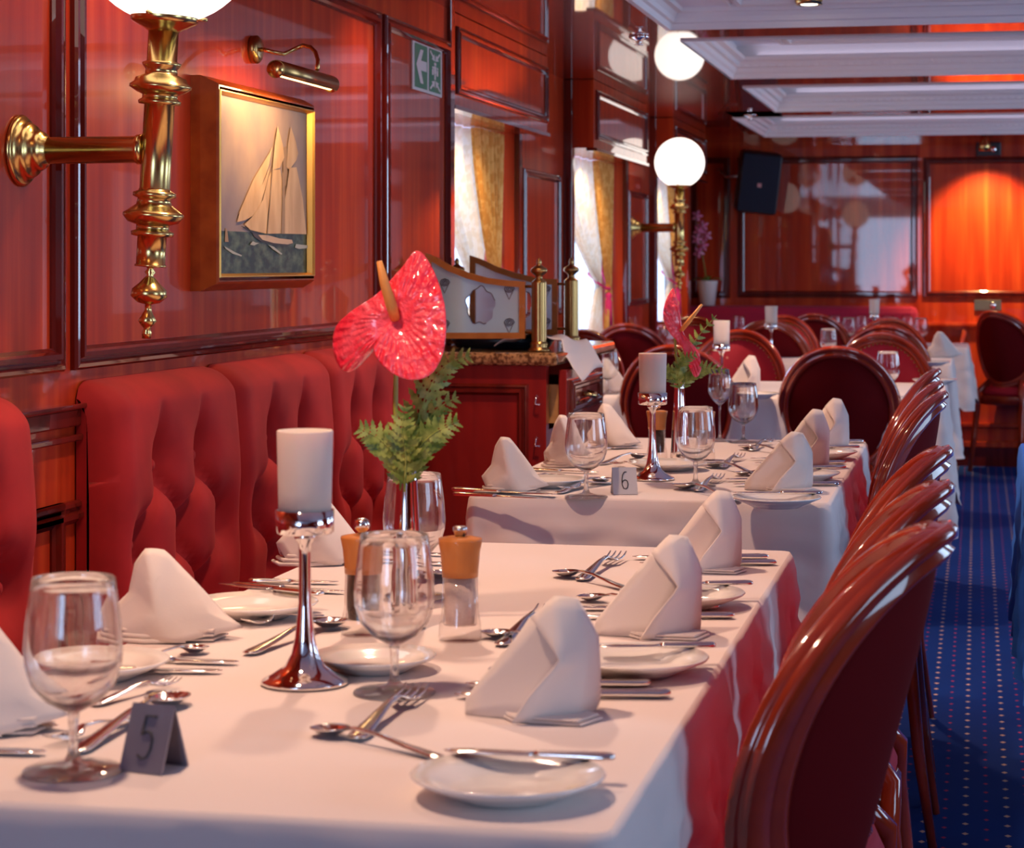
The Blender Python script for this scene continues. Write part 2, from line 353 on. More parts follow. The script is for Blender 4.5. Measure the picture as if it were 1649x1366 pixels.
# end wall
struct(MB().box((XW - 0.12, YE, 0), (XR, YE + 0.15, 2.3)).build('wall_back', MAHOG))
def end_frame(name, u0, v0, u1, v1, prof=PROF, mat=MAHOG_D):
    a = at_y(u0, v0, YE); b = at_y(u1, v1, YE); m = MB()
    m.frame((0, YE, 0), (1, 0, 0), (0, 0, 1), (0, -1, 0), a.x, b.x, b.z, a.z, prof); return struct(m.build(name, mat))
end_frame('trim_11', 1188, 254, 1478, 480)
end_frame('trim_12', 1487, 254, 1800, 480)
end_frame('trim_13', 1112, 254, 1176, 480)
a = at_y(1100, 520, YE).z
m = MB(); m.box((XW, YE - 0.03, a - 0.012), (XR, YE, a + 0.012)); m.box((XW, YE - 0.018, a - 0.03), (XR, YE, a - 0.012))
z1 = at_y(1600, 684, YE).z; z2 = at_y(1600, 712, YE).z
m.box((XW, YE - 0.03, z1 - 0.015), (XR, YE, z1 + 0.01)); m.box((XW, YE - 0.045, z2 - 0.03), (XR, YE, z2 + 0.005))
struct(m.build('trim_14', MAHOG, bevel=0.004))
struct(MB().box((XW, YE - 0.035, 0), (XR, YE, z2 - 0.03)).build('baseboard_back', MAHOG_D))
# right wall with windows, seen only in reflections
mb = MB(); wy = [(0.9, 2.3), (4.3, 5.7), (7.7, 9.1), (10.8, 12.2)]
ys = [YB] + [y for w in wy for y in w] + [YE]
for i in range(0, len(ys), 2): mb.box((XR, ys[i], 0), (XR + 0.12, ys[i + 1], 2.3))
for a, b in wy: mb.box((XR, a, 0), (XR + 0.12, b, 0.85)); mb.box((XR, a, 1.8), (XR + 0.12, b, 2.3))
struct(mb.build('wall_right', MAHOG))
for i, (a, b) in enumerate(wy):
    wo = MB().frame((XR + 0.05, 0, 0), (0, 1, 0), (0, 0, 1), (-1, 0, 0), a + .002, b - .002, 0.852, 1.798, [(0, -0.02), (0, 0.04), (0.05, 0.04), (0.05, -0.02)]).build('window_%d' % (4 + i), MAHOG_D)
    struct(wo); MB().box((XR + 0.05, a + 0.045, 0.895), (XR + 0.056, b - 0.045, 1.755)).build('pane', PANE, wo)
mb = MB().box((XW - 0.12, YB - 0.12, 0), (XR + 0.12, YB, 0.8)); mb.box((XW - 0.12, YB - 0.12, 1.95), (XR + 0.12, YB, 2.3))
mb.box((XW - 0.12, YB - 0.12, 0.8), (-1.79, YB, 1.95)); mb.box((-0.7, YB - 0.12, 0.8), (XR + 0.12, YB, 1.95))
struct(mb.build('wall_front', MAHOG))
# ceiling: varnished strips with recessed white coffers
XC0, XC1 = -0.95, 1.35
def yv(v): return 0.74 * F / (HV - v) * 0.99
COF = [(-2.1, 0.4), (0.75, 2.6), (2.95, 4.3), (4.62, yv(48)), (yv(66), yv(128)), (yv(143), yv(182)), (yv(191.5), yv(222))]
XC0S = [XC0] * 6 + [-1.2]
mb = MB(); zt = CEIL + 0.02
mb.box((XW - 0.12, YB, CEIL), (-1.2, YE, zt)); mb.box((XC1, YB, CEIL), (XR, YE, zt)); mb.box((-1.2, YB, CEIL), (XC0, COF[-1][0], zt))
ys = [YB] + [y for w in COF for y in w] + [YE]
for i in range(0, len(ys), 2): mb.box((XC0 if i < 12 else -1.2, ys[i], CEIL), (XC1, ys[i + 1], zt))
struct(mb.build('ceiling', MAHOGX))
struct(MB().box((XW - 0.12, YB, 2.3), (XR + 0.12, YE, 2.35)).build('ceiling_deck', CEILW))
for i, (a, b) in enumerate(COF):
    x0 = XC0S[i]; m = MB(); K = 0.6 if i <= 3 else 1.0; ht = 0.062 if i <= 3 else 0.125
    m.frame((0, 0, CEIL), (1, 0, 0), (0, 1, 0), (0, 0, 1), x0, XC1, a, b, [(-0.008, -0.006), (-0.008, 0), (0, 0), (0.0, -0.006), (0.004, 0.0), (0.006, 0.012), (0.014, 0.022), (0.017, 0.036), (0.026, 0.040), (0.034, 0.058), (0.052, 0.066), (0.056, 0.078)] if K == 1 else [(-0.008, -0.001), (-0.008, -0.004), (0.008, -0.004), (0.012, 0.014), (0.022, 0.018), (0.025, 0.032), (0.034, 0.046)])
    m.frame((0, 0, CEIL), (1, 0, 0), (0, 1, 0), (0, 0, 1), x0, XC1, a, b, [(0.056, 0.078), (0.02, 0.080), (0.02, 0.125)] if K == 1 else [(0.034, 0.046), (0.05, 0.048), (0.05, ht)], mi=0)
    z = CEIL + ht
    if K == 1:
        area('coffer_fill', ((x0 + XC1) / 2, b - 0.034, CEIL + 0.086), (PI, 0, 0), XC1 - x0 - 0.2, 0.025, 0.16, (0.80, 0.76, 1.0))  # added fill without a fixture, brightens the coffer tops
    m.add([(x0, a, z), (XC1, a, z), (XC1, b, z), (x0, b, z)], [(0, 1, 2, 3)], mi=1)
    # raised double bead on the coffer's flat
    m.frame((0, 0, z), (1, 0, 0), (0, 1, 0), (0, 0, -1), x0 + 0.20, XC1 - 0.2, a + 0.17, b - 0.13, [(0, 0), (0, 0.012), (0.012, 0.012), (0.014, 0.004), (0.03, 0.004), (0.032, 0.013), (0.046, 0.013), (0.05, 0)], mi=0)
    if i >= 4:
        n = int((XC1 - x0) / 0.034)
        for k in range(n):
            x = x0 + 0.05 + k * 0.034
            m.box((x, b - 0.030, CEIL + 0.040), (x + 0.018, b - 0.016, CEIL + 0.056))
        n = int((b - a) / 0.034)
        for k in range(1, n): y = a + 0.02 + k * 0.034; m.box((x0 + 0.016, y, CEIL + 0.040), (x0 + 0.030, y + 0.018, CEIL + 0.056))
    struct(m.build('trim_coffer', [CORNICE, CEILW]))

# ------------------------------------------------------------------ ceiling lights
def downlight(loc, label, group='recessed ceiling downlights', r=0.042):
    t = root('ceiling_light', loc, label, 'ceiling light', group)
    MB().lathe([(r * 0.70, -0.004), (r * 0.74, -0.014), (r * 0.95, -0.014), (r * 1.08, -0.004), (r * 1.1, 0)], 28).build('trim_ring', BRASS, t)
    MB().lathe([(0, -0.016), (r * 0.60, -0.013), (r * 0.72, -0.006), (0, -0.004)], 24).build('lens', LAMPON, t); return t
p = at_z(1303, 7, CEIL + 0.048)
downlight((p.x, p.y, CEIL + 0.060), 'round brass downlight glowing in the nearest white ceiling coffer')
spot('downlight_coffer', (p.x, p.y, CEIL + 0.035), (p.x, p.y, 0), 10, WARM, 100)
for i, (x, y) in enumerate(SPOTS):
    inside = any(a < y < b for a, b in COF) and x > XC0
    z = CEIL + (0.04 if inside else 0.0)
    tx = x + 0.25
    spot('downlight_warm', (x, y, z - 0.02), (tx, y - 0.1, 0.75), (50, 56, 56, 64, 70, 70)[i], WARM, 120, 0.8, 0.035)

# ------------------------------------------------------------------ banquette
TZ = 0.75
def backrest(y0, y1, label):
    xf = XA + 0.075; w = y1 - y0; zt, zb = 1.0, 0.44
    t = root('tufted_banquette', (XA, (y0 + y1) / 2, zb), label, 'banquette', 'tufted banquette backrests')
    h = zt - zb; cols = max(2, round(w / 0.19)); tufts = []
    for r_, zz in enumerate((0.40, 0.27, 0.14)):
        n = cols - 1 if r_ % 2 == 0 else cols
        for k in range(n):
            yy = ((k + 1) / cols if r_ % 2 == 0 else (k + 0.5) / cols) * w - w / 2
            tufts.append((yy, zz))
    def fn(a, b):
        y = (a - 0.5) * w; s = b * (h + 0.10)
        e = min(a, 1 - a) * w; re = 0.045
        edge = math.sqrt(max(0, 1 - (1 - min(1, e / re)) ** 2))
        d = 0.0
        for ty, tz in tufts:
            dd = (y - ty) ** 2 / 0.0026 + (s - tz) ** 2 / 0.0030
            d += math.exp(-dd)
            # folds fanning upward from the top row
        for ty, tz in tufts:
            if tz > 0.35 and s > tz: d += 0.62 * math.exp(-((y - ty) / 0.018) ** 2) * max(0, 1 - (s - tz) / 0.13)
        # diagonal pleats between tufts
        for ty, tz in tufts:
            for oy, oz in tufts:
                if oz < tz - 0.05 and oz > tz - 0.2 and abs(oy - ty) < w / cols * 0.62:
                    L2 = (oy - ty) ** 2 + (oz - tz) ** 2; q = ((y - ty) * (oy - ty) + (s - tz) * (oz - tz)) / L2
                    if 0 < q < 1:
                        px, pz = ty + q * (oy - ty), tz + q * (oz - tz)
                        d += 0.52 * math.exp(-((y - px) ** 2 + (s - pz) ** 2) / 0.00022)
        d = min(d, 1.15)
        bulge = 0.075 + 0.020 * math.sin(PI * min(1, s / h)) - 0.050 * d
        if s <= h - 0.05: x, z = bulge, s
        else:
            q = min(1.0, (s - (h - 0.05)) / 0.15); an = q * PI / 2
            x = bulge * math.cos(an) if q < 1 else 0; z = h - 0.05 + 0.05 * math.sin(an)
        x = 0.003 + x * (0.25 + 0.75 * edge)
        return (x, y, z - (1 - edge) * 0.03 * (b > 0.6))
    m = MB(); m.grid(fn, 72, 56)
    m.add([(0.003, -w / 2, 0), (0.022, -w / 2, 0), (0.022, -w / 2, h - 0.06), (0.003, -w / 2, h - 0.03)], [(0, 1, 2, 3)])
    m.build('cushion', VELVET, t)
    for ty, tz in tufts:
        if abs(tz) < 0.2: continue
        MB().lathe([(0, 0.004), (0.008, 0.003), (0.011, 0), (0.008, -0.003), (0, -0.004)], 10, c=(0.058, ty, tz), axis='x').build('button', VELVET, t)
    return t
yl = [Yof(u, XA + 0.07) for u in (52, 380, 530, 640)]
y1s = at_x(120, 600, XA).y
W_ = (yl[1] - y1s)
backrest(yl[0] - 1.3, yl[0], 'red velvet backrest cut off by the left edge of the photo')
backrest(y1s, yl[1] - 0.004, 'wide buttoned red velvet backrest below the schooner painting')
backrest(yl[1] + 0.004, yl[2] - 0.004, 'buttoned red velvet backrest behind the near white candle')
backrest(yl[2] + 0.004, yl[3] + 0.15, 'red velvet backrest behind the large anthurium, next to the cabinet')
t = root('banquette_bench', (XA + 0.03, 0, 0), 'long red velvet banquette seat running along the panelled wall', 'bench')
MB().box((0.0, yl[0] - 1.3, 0.0), (0.46, yl[3] + 0.1, 0.33)).build('base', MAHOG_D, t)
MB().box((0.0, yl[0] - 1.3, 0.333), (0.50, yl[3] + 0.1, 0.437)).build('cushion', VELVET, t, bevel=0.03)

# ------------------------------------------------------------------ wall lamps
def wall_lamp(px_f, x, label, arm, sc, tilt=0.0, glow=30, zc_=None):
    p = at_x(px_f[0], px_f[1], x)
    t = root('globe_wall_lamp', p, label, 'wall lamp', 'brass globe lamps on the left wall'); s = sc
    MB().lathe([(0, 0.0), (0.056, 0.0), (0.058, 0.004), (0.053, 0.009), (0.047, 0.010), (0.045, 0.018), (0.041, 0.024), (0.034, 0.026), (0.033, 0.034), (0.029, 0.041), (0.024, 0.043), (0.022, 0.05), (0, 0.05)], 40, axis='x').build('wall_flange', BRASS, t).scale = (s, s, s)
    MB().lathe([(0.0215 * s, 0.05 * s), (0.0215 * s, arm - 0.024 * s), (0.024 * s, arm - 0.022 * s), (0.024 * s, arm - 0.012 * s), (0, arm - 0.012 * s)], 28, axis='x').build('arm', BRASS, t)
    post = [(0.0, -0.300), (0.007, -0.300), (0.008, -0.290), (0.005, -0.284), (0.010, -0.279), (0.015, -0.272), (0.010, -0.264), (0.006, -0.256), (0.005, -0.246), (0.018, -0.243), (0.029, -0.233), (0.027, -0.222), (0.016, -0.212), (0.010, -0.205), (0.005, -0.200), (0.009, -0.195), (0.005, -0.19),
            (0.006, -0.187), (0.025, -0.186), (0.025, -0.183), (0.023, -0.182), (0.023, -0.139), (0.033, -0.137), (0.034, -0.131), (0.026, -0.128), (0.026, -0.120), (0.040, -0.116), (0.048, -0.106), (0.048, -0.102), (0.042, -0.098), (0.034, -0.092), (0.028, -0.088), (0.026, -0.078), (0.034, -0.075), (0.034, -0.069), (0.026, -0.066),
            (0.024, -0.062), (0.024, 0.070), (0.033, 0.071), (0.034, 0.076), (0.028, 0.080), (0.028, 0.086), (0.036, 0.089), (0.049, 0.097), (0.049, 0.101), (0.042, 0.106), (0.040, 0.112), (0.026, 0.118), (0.025, 0.126), (0.030, 0.132), (0.031, 0.136), (0.024, 0.139), (0.024, 0.186)]
    cup = [(0.024, 0.186), (0.030, 0.190), (0.050, 0.200), (0.053, 0.203), (0.053, 0.217), (0.049, 0.218), (0.049, 0.203), (0, 0.200)]
    po = MB().lathe(post, 40).build('post', BRASS, t); po.location = (arm + 0.010 * s, 0, 0); po.scale = (s, s, s); po.rotation_euler = (0, tilt, 0)
    cu = MB().lathe(cup, 40)
    for k in range(3):
        a = 2 * PI * k / 3 + 0.5; cu.tube([(0.045 * math.cos(a), 0.045 * math.sin(a), 0.21), (0.068 * math.cos(a), 0.068 * math.sin(a), 0.21)], 0.003, 8)
    cu.build('gallery', BRASS, po)
    R = 0.141; g = [(0.0, 0.203)] ; c = 0.203 + R - 0.004
    prof = [(R * math.sin(a), c - R * math.cos(a)) for a in [0.35 + (PI - 0.35) * k / 24 for k in range(25)]]; prof[-1] = (0, c + R)
    if sc < 1: R = 0.122; c = 0.203 + R - 0.008; prof = [(R * math.sin(a), c - R * math.cos(a)) for a in [0.4 + (PI - 0.4) * k / 24 for k in range(25)]]; prof[-1] = (0, c + R)
    MB().lathe(prof, 48).build('globe_shade', GLOBE, po)
    return t
wall_lamp((33, 243), XA, 'large brass wall lamp with globe cut off by the top edge', 0.222, 1.0, math.radians(3.4))
wall_lamp((1017, 367), XP, 'far brass wall lamp with a whole white glowing globe', 0.222, 0.98, 0.0)

# ------------------------------------------------------------------ painting and picture light
xw = XA + 0.0; xf = XA + 0.045
a = at_x(350, 150, xf); b = at_x(499, 439, xf)
PY0, PY1, PZ0, PZ1 = a.y, b.y, b.z, a.z
t = root('framed_painting', (XA, (PY0 + PY1) / 2, (PZ0 + PZ1) / 2), 'gilt framed painting of a two-masted schooner under full sail', 'painting')
hw, hh = (PY1 - PY0) / 2, (PZ1 - PZ0) / 2
MB().frame((0, 0, 0), (0, 1, 0), (0, 0, 1), (1, 0, 0), -hw - 0.028, hw + 0.028, -hh - 0.034, hh + 0.034, [(0.0, 0.0), (0, 0.020), (0.003, 0.026), (0.014, 0.048), (0.018, 0.052), (0.021, 0.052)]).build('frame', wood('frame_wood', (0.22, 0.035, 0.006), (0.36, 0.075, 0.012), scale=(20, 20, 20), coat=0.3), t)
MB().frame((0, 0, 0), (0, 1, 0), (0, 0, 1), (1, 0, 0), -hw - 0.008, hw + 0.008, -hh - 0.008, hh + 0.008, [(0.0, 0.051), (0.001, 0.055), (0.003, 0.055), (0.005, 0.050), (0.008, 0.038)]).build('gilt_slip', pm('gilding', (0.72, 0.38, 0.09), rough=0.35, metal=1), t)
def paint_mats():
    sky = mix_noise('painted_sky', (0.24, 0.17, 0.165), (0.46, 0.31, 0.21), scale=(1, 7, 5), rough=0.45, lo=0.3, hi=0.75)
    sea = mix_noise('painted_sea', (0.010, 0.022, 0.014), (0.16, 0.21, 0.12), scale=(1, 22, 45), lo=0.42, hi=0.78, rough=0.45)
    sail = mix_noise('painted_sail', (0.60, 0.36, 0.17), (0.76, 0.50, 0.26), scale=(1, 24, 9), rough=0.5)
    return [sky, sea, sail, pm('painted_hull', (0.07, 0.045, 0.035), rough=0.5), pm('painted_deck', (0.62, 0.42, 0.26), rough=0.5), pm('painted_foam', (0.42, 0.42, 0.34), rough=0.5), pm('painted_shade', (0.38, 0.23, 0.11), rough=0.5)]
PM = paint_mats()
def pq(cu, cv, lay):  # crop pixel (749x1366 view of 340..510 x 140..450) to painting plane
    u = 340 + cu / 4.406; v = 140 + cv / 4.406
    p = at_x(u, v, XA + 0.038); return (0.038 + lay * 0.0006, p.y - (PY0 + PY1) / 2, p.z - (PZ0 + PZ1) / 2)
m = MB()
m.poly([(0.037, -hw, -hh * 0.52), (0.037, hw, -hh * 0.52), (0.037, hw, hh), (0.037, -hw, hh)], mi=0)
m.poly([(0.037, -hw, -hh), (0.037, hw, -hh), (0.037, hw, -hh * 0.52), (0.037, -hw, -hh * 0.52)], mi=1)
def pp(pts, mi, lay): m.poly([pq(x, y, lay) for x, y in pts], mi=mi)
pp([(205, 985), (300, 1010), (380, 1060), (480, 1085), (575, 1095), (575, 1112), (540, 1128), (440, 1118), (350, 1095), (305, 1065), (290, 1035)], 3, 1)
pp([(330, 1050), (400, 1052), (480, 1075), (570, 1085), (577, 1108), (540, 1118), (440, 1108), (360, 1085)], 4, 2)
pp([(432, 420), (410, 470), (300, 650), (200, 880), (190, 905), (250, 815), (360, 690), (405, 560)], 2, 2)
pp([(415, 555), (360, 690), (255, 790), (200, 880), (178, 960), (235, 945), (310, 905), (345, 830), (385, 700)], 2, 3)
pp([(418, 600), (400, 640), (360, 800), (300, 905), (230, 975), (270, 1015), (385, 1042), (395, 900), (420, 700)], 2, 4)
pp([(465, 275), (445, 400), (428, 590), (480, 575), (512, 500), (500, 410)], 2, 4)
pp([(560, 280), (540, 400), (530, 570), (550, 590), (600, 520), (612, 470), (595, 390)], 2, 3)
pp([(425, 590), (480, 585), (500, 700), (505, 1040), (385, 1042), (405, 850), (420, 700)], 2, 5)
pp([(505, 430), (535, 420), (540, 560), (530, 700), (512, 710), (508, 600)], 6, 2)
pp([(545, 575), (595, 570), (640, 800), (665, 1045), (505, 1042), (512, 800), (530, 690)], 2, 6)
pp([(418, 590), (426, 590), (416, 700), (390, 1042), (382, 1042), (405, 800)], 6, 7)
pp([(490, 600), (512, 640), (510, 1042), (485, 1042), (492, 800)], 6, 7)
pp([(270, 1120), (290, 1095), (310, 1105), (335, 1108), (300, 1125)], 5, 3)
pp([(90, 1130), (160, 1170), (215, 1195), (210, 1203), (150, 1185), (100, 1150)], 5, 2)
pp([(400, 1120), (440, 1135), (500, 1185), (490, 1190), (430, 1150)], 5, 3)
pp([(590, 1140), (600, 1115), (640, 1120), (685, 1125), (680, 1145), (620, 1150)], 5, 2)
pp([(100, 1000), (112, 1010), (122, 1100), (95, 1100)], 6, 1)
m.build('canvas', PM, t, fix=False)
rose = at_x(406, 80, XA)
t = root('picture_light', rose, 'small brass picture light over the schooner painting', 'picture light')
MB().lathe([(0, 0), (0.030, 0), (0.030, 0.012), (0.024, 0.018), (0.016, 0.020), (0, 0.020)], 28, axis='x').build('wall_rose', BRASS_D, t)
xs = XA + 0.15
L0 = at_x(444, 114, xs) - rose; L1 = at_x(533, 134, xs) - rose; mid = (L0 + L1) / 2
def pr(u, v, x): return at_x(u, v, x) - rose
MB().tube([(0.012, 0, 0), pr(425, 80, XA + .03), pr(440, 84, XA + .05), pr(457, 87, XA + .065), pr(472, 80, XA + .08), pr(488, 73, XA + .10), pr(500, 76, XA + .12), pr(508, 84, XA + .135), pr(512, 97, XA + .147), pr(511, 112, XA + .152)], 0.0045, 10).build('arm', BRASS, t)
sh = MB(); n = 14; vs = []; fs = []
for yy in (L0.y, L1.y):
    for k in range(n + 1):
        an = -0.25 * PI + 1.35 * PI * k / n; vs.append((0.15 - 0.018 * math.cos(an) * -1 - 0.0, yy, mid.z + 0.018 * math.sin(an)))
for k in range(n): fs.append((k, k + 1, n + 2 + k, n + 1 + k))
sh.add(vs, fs, True)
sh.build('shade', BRASS_D, t, solid=0.002)
for yy in (L0.y, L1.y): MB().lathe([(0, -0.0015), (0.0175, -0.0015), (0.0175, 0.0015), (0, 0.0015)], 20, c=(0.15, yy, mid.z), axis='y').build('end_cap', BRASS, t)
MB().tube([(0.15, L0.y + 0.012, mid.z - 0.004), (0.15, L1.y - 0.01, mid.z - 0.004)], 0.009, 12).build('bulb', BULB, t)
l = area('picture_lamp', (rose.x + 0.148, rose.y + mid.y, rose.z + mid.z - 0.016), (0, math.radians(38), 0), 0.02, 0.3, 1.7, (1, 0.62, 0.28))

# ------------------------------------------------------------------ emergency sign
a = at_x(664, 62, XA + 0.004); b = at_x(711, 155, XA + 0.004); z0 = at_x(664, 143, XA + 0.004).z; z1 = a.z
SW = b.y - a.y; SH = (z1 - z0)
t = root('emergency_sign', (XA + 0.001, a.y, z0), 'green and white emergency sign with arrow and assembly point symbol', 'sign')
MB().box((0, 0, 0), (0.004, SW, SH)).build('plate', pm('sign_white', (0.72, 0.70, 0.68), rough=0.4), t)
GR = pm('sign_green', (0.02, 0.22, 0.11), rough=0.4); WH = bpy.data.materials['sign_white']
def sq(x, z, l=1): return (0.004 + 0.0008 * l, x * SW, z * SH)
m = MB()
m.poly([sq(.06, .06), sq(.48, .06), sq(.48, .94), sq(.06, .94)]); m.poly([sq(.54, .06), sq(.95, .06), sq(.95, .94), sq(.54, .94)])
m.build('green_field', GR, t)
m = MB()
m.poly([sq(.10, .52, 2), sq(.24, .84, 2), sq(.34, .84, 2), sq(.26, .62, 2), sq(.45, .62, 2), sq(.45, .42, 2), sq(.26, .42, 2), sq(.34, .16, 2), sq(.24, .16, 2)])
for cx, cz, dx, dz in ((.57, .90, 1, -1), (.92, .90, -1, -1), (.57, .10, 1, 1), (.92, .10, -1, 1)):
    m.poly([sq(cx + dx * .17, cz + dz * .20, 2), sq(cx + dx * .15, cz + dz * .05, 2), sq(cx + dx * .11, cz + dz * .09, 2), sq(cx + dx * .01, cz - dz * .01, 2), sq(cx - dx * .01, cz + dz * .03, 2), sq(cx + dx * .08, cz + dz * .13, 2), sq(cx + dx * .05, cz + dz * .17, 2)])
for cx, cz, k in ((.74, .56, 1.25), (.66, .50, .9), (.82, .50, .9), (.74, .40, .8)):
    m.poly([sq(cx + .035 * k * math.cos(q), cz + .07 * k + .028 * k * math.sin(q), 2.5) for q in [2 * PI * i / 10 for i in range(10)]])
    m.poly([sq(cx - .035 * k, cz + .035 * k, 2), sq(cx + .035 * k, cz + .035 * k, 2), sq(cx + .03 * k, cz - .10 * k, 2), sq(cx - .03 * k, cz - .10 * k, 2)])
m.build('symbols', WH, t)

# ------------------------------------------------------------------ curtains
def drape(i, y0, y1, yt, mat, lab, zt=1.66, zt_tie=1.10, zb=0.88, x=-1.68, spread=0.22, tie=True, far=True):
    t = root('curtain', (x, 0, zt), lab, 'curtain')
    def fn(a, b):
        z = zt + (zb - zt) * b; q = (zt - z) / (zt - zt_tie)
        if q <= 1:
            e = q ** 1.5; l = y0 + (yt - 0.025 - y0) * e; r = y1 + (yt + 0.025 - y1) * e
        else:
            e = (q - 1) / ((zt - zb) / (zt - zt_tie) - 1); l = yt - 0.025 - spread * e ** 0.7; r = yt + 0.025 + 0.05 * e
        wv = 0.020 * math.sin(a * 2 * PI * 7 + 1.3 * math.sin(a * 9)) * (0.55 + 0.45 * abs(1 - q))
        return (wv, l + (r - l) * a, z - zt)
    MB().grid(fn, 90, 40).build('fabric', mat, t)
    if tie:
        m = MB(); zz = zt_tie - zt
        m.tube([(0.035, yt - 0.035, zz - 0.01), (0.05, yt, zz - 0.015), (0.035, yt + 0.035, zz), (0.01, yt + 0.06, zz + 0.05), (-0.03, yt + 0.08, zz + 0.18)], 0.007, 8)
        m.tube([(0.035, yt - 0.035, zz - 0.01), (0.0, yt - 0.08, zz + 0.02), (-0.04, yt - 0.14, zz + 0.07)], 0.006, 8)
        m.lathe([(0, 0.02), (0.013, 0.015), (0.016, 0), (0.010, -0.012), (0.016, -0.02), (0.020, -0.14), (0, -0.14)], 14, c=(0.045, yt, zz - 0.05))
        m.build('tassel_tie', PINKT, t)
    return t
for i, (a, b) in enumerate(BOXES):
    w = b - a
    far_y = [Yof(806, -1.66), Yof(984, -1.66), Yof(1094, -1.66)][i]; near_y = [Yof(728, -1.66), Yof(904, -1.66), Yof(1047, -1.66)][i]
    drape(i, near_y - 0.25 if i == 0 else a + 0.06, b - 0.06, far_y - 0.10 if i else far_y - 0.18, CREAMC,
          ('cream sheer curtain in the nearest window bay', 'cream sheer curtain with pink tassel in the second window bay', 'cream sheer curtain behind the far globe lamp')[i], x=-1.70, tie=(i > 0), spread=0.25)
    drape(i, far_y - 0.42, far_y + 0.02, far_y - 0.06, GOLDC,
          ('gold patterned curtain in the nearest window bay', 'gold patterned curtain in the second window bay', 'gold patterned curtain behind the far globe lamp')[i], x=-1.66, zb=0.90, tie=(i == 0), spread=0.05)

SHEER = curtain_mat('lilac_sheer', (0.86, 0.80, 0.84), (0.90, 0.85, 0.86), 0.75)
for i, (a, b) in enumerate(WIN):
    t = root('sheer_curtain', (-1.735, a, 1.88), ('pale sheer across the nearest window bay pane', 'pale sheer across the second window bay pane', 'pale sheer across the window pane behind the far globe lamp')[i], 'curtain')
    MB().grid(lambda q, r, w=b - a: (0.012 * math.sin(q * 2 * PI * 11), 0.01 + (w - .02) * q, -1.0 * r), 110, 3).build('fabric', SHEER, t)
# ------------------------------------------------------------------ end wall fittings
c0 = at_y(1180, 345, YE - 0.28); c1 = at_y(1258, 240, YE - 0.28)
t = root('wall_speaker', ((c0.x + c1.x) / 2, YE - 0.22, (c0.z + c1.z) / 2), 'black loudspeaker tilted on a bracket high in the far corner', 'speaker')
w2, h2 = (c1.x - c0.x) / 2 * 0.84, (c1.z - c0.z) / 2 * 0.94
MB().box((-w2, -0.10, -h2), (w2, 0.10, h2)).build('cabinet', BLACK, t, bevel=0.02)
MB().box((-w2 * .9, -0.105, -h2 * .92), (w2 * .9, -0.099, h2 * .92)).build('grille', pm('speaker_cloth', (0.008, 0.012, 0.03), rough=0.8), t)
MB().box((-0.012, -0.108, -h2 * .05 - 0.012), (0.012, -0.1045, -h2 * .05 + 0.012)).build('badge', pm('badge_metal', (0.6, 0.3, 0.3), rough=0.4), t)
MB().tube([(-w2 * 0.9, 0.05, 0.02), (-w2 - 0.06, 0.12, 0.0), (-w2 - 0.10, 0.215, 0.03)], 0.008, 8).build('bracket', STEELB, t)
t.rotation_euler = (math.radians(8), math.radians(6), math.radians(12))
a = at_y(1572, 253, YE - 0.06); b = at_y(1612, 229, YE - 0.06)
t = root('wall_projector', ((a.x + b.x) / 2, YE - 0.002, (a.z + b.z) / 2), 'small black box with lens high on the far wall', 'projector')
hw_ = (b.x - a.x) / 2; hh_ = (b.z - a.z) / 2
MB().box((-hw_, -0.10, -hh_), (hw_, 0, hh_)).build('housing', BLACK, t, bevel=0.008)
MB().lathe([(0, -0.112), (0.014, -0.112), (0.018, -0.10), (0, -0.10)], 18, c=(hw_ * .4, 0, 0), axis='y').build('lens', CHROME, t)
p = at_z(1585, 226, CEIL); 
t = root('wall_spotlight', (p.x, YE - 0.33, CEIL), 'little brass spotlight lighting the orange far wall panel', 'spotlight')
MB().lathe([(0.018, 0), (0.020, -0.02), (0.035, -0.05), (0.037, -0.085), (0.030, -0.085), (0.028, -0.06), (0.0, -0.05)], 24).build('housing', BRASS, t)
MB().lathe([(0, -0.080), (0.029, -0.080), (0.029, -0.076), (0, -0.076)], 20).build('lens', LAMPON, t)
spot('far_wall_spot', (p.x, YE - 0.33, CEIL - 0.09), (p.x + 0.02, YE, 1.25), 120, (1, 0.66, 0.25), 95, 0.9, 0.03)
a = at_y(1569, 500, YE); b = at_y(1612, 483, YE)
t = root('wall_socket', ((a.x + b.x) / 2, YE, (a.z + b.z) / 2), 'small steel socket plate low on the far wall', 'socket')
hw_ = (b.x - a.x) / 2; hh_ = (b.z - a.z) / 2
MB().box((-hw_, -0.012, -hh_), (hw_, 0, hh_)).build('plate', pm('socket_plate_metal', (0.16, 0.14, 0.12), rough=0.35, metal=0.6), t, bevel=0.002)
MB().lathe([(0, -0.022), (0.018, -0.020), (0.02, -0.012), (0, -0.012)], 16, c=(hw_ * .4, 0, 0), axis='y').build('outlet', CHROME, t)
for (u, v, dr) in ((1029, 62, 1), (1208, 188, 0)):
    p = at_z(u, v - 4, CEIL)
    t = root('ceiling_sprinkler', (p.x, p.y, CEIL), ('chrome sprinkler on the varnished ceiling near the top globe reflection', 'chrome sprinkler on the ceiling beam above the loudspeaker')[dr == 0], 'sprinkler')
    MB().lathe([(0, 0), (0.034, 0), (0.032, -0.008), (0.012, -0.014), (0.010, -0.022), (0, -0.022)], 20).build('rose', CHROME, t)
    MB().lathe([(0, -0.030), (0.014, -0.030), (0.014, -0.027), (0.004, -0.024), (0.003, -0.02), (0, -0.02)], 16).build('nozzle', CHROME, t)
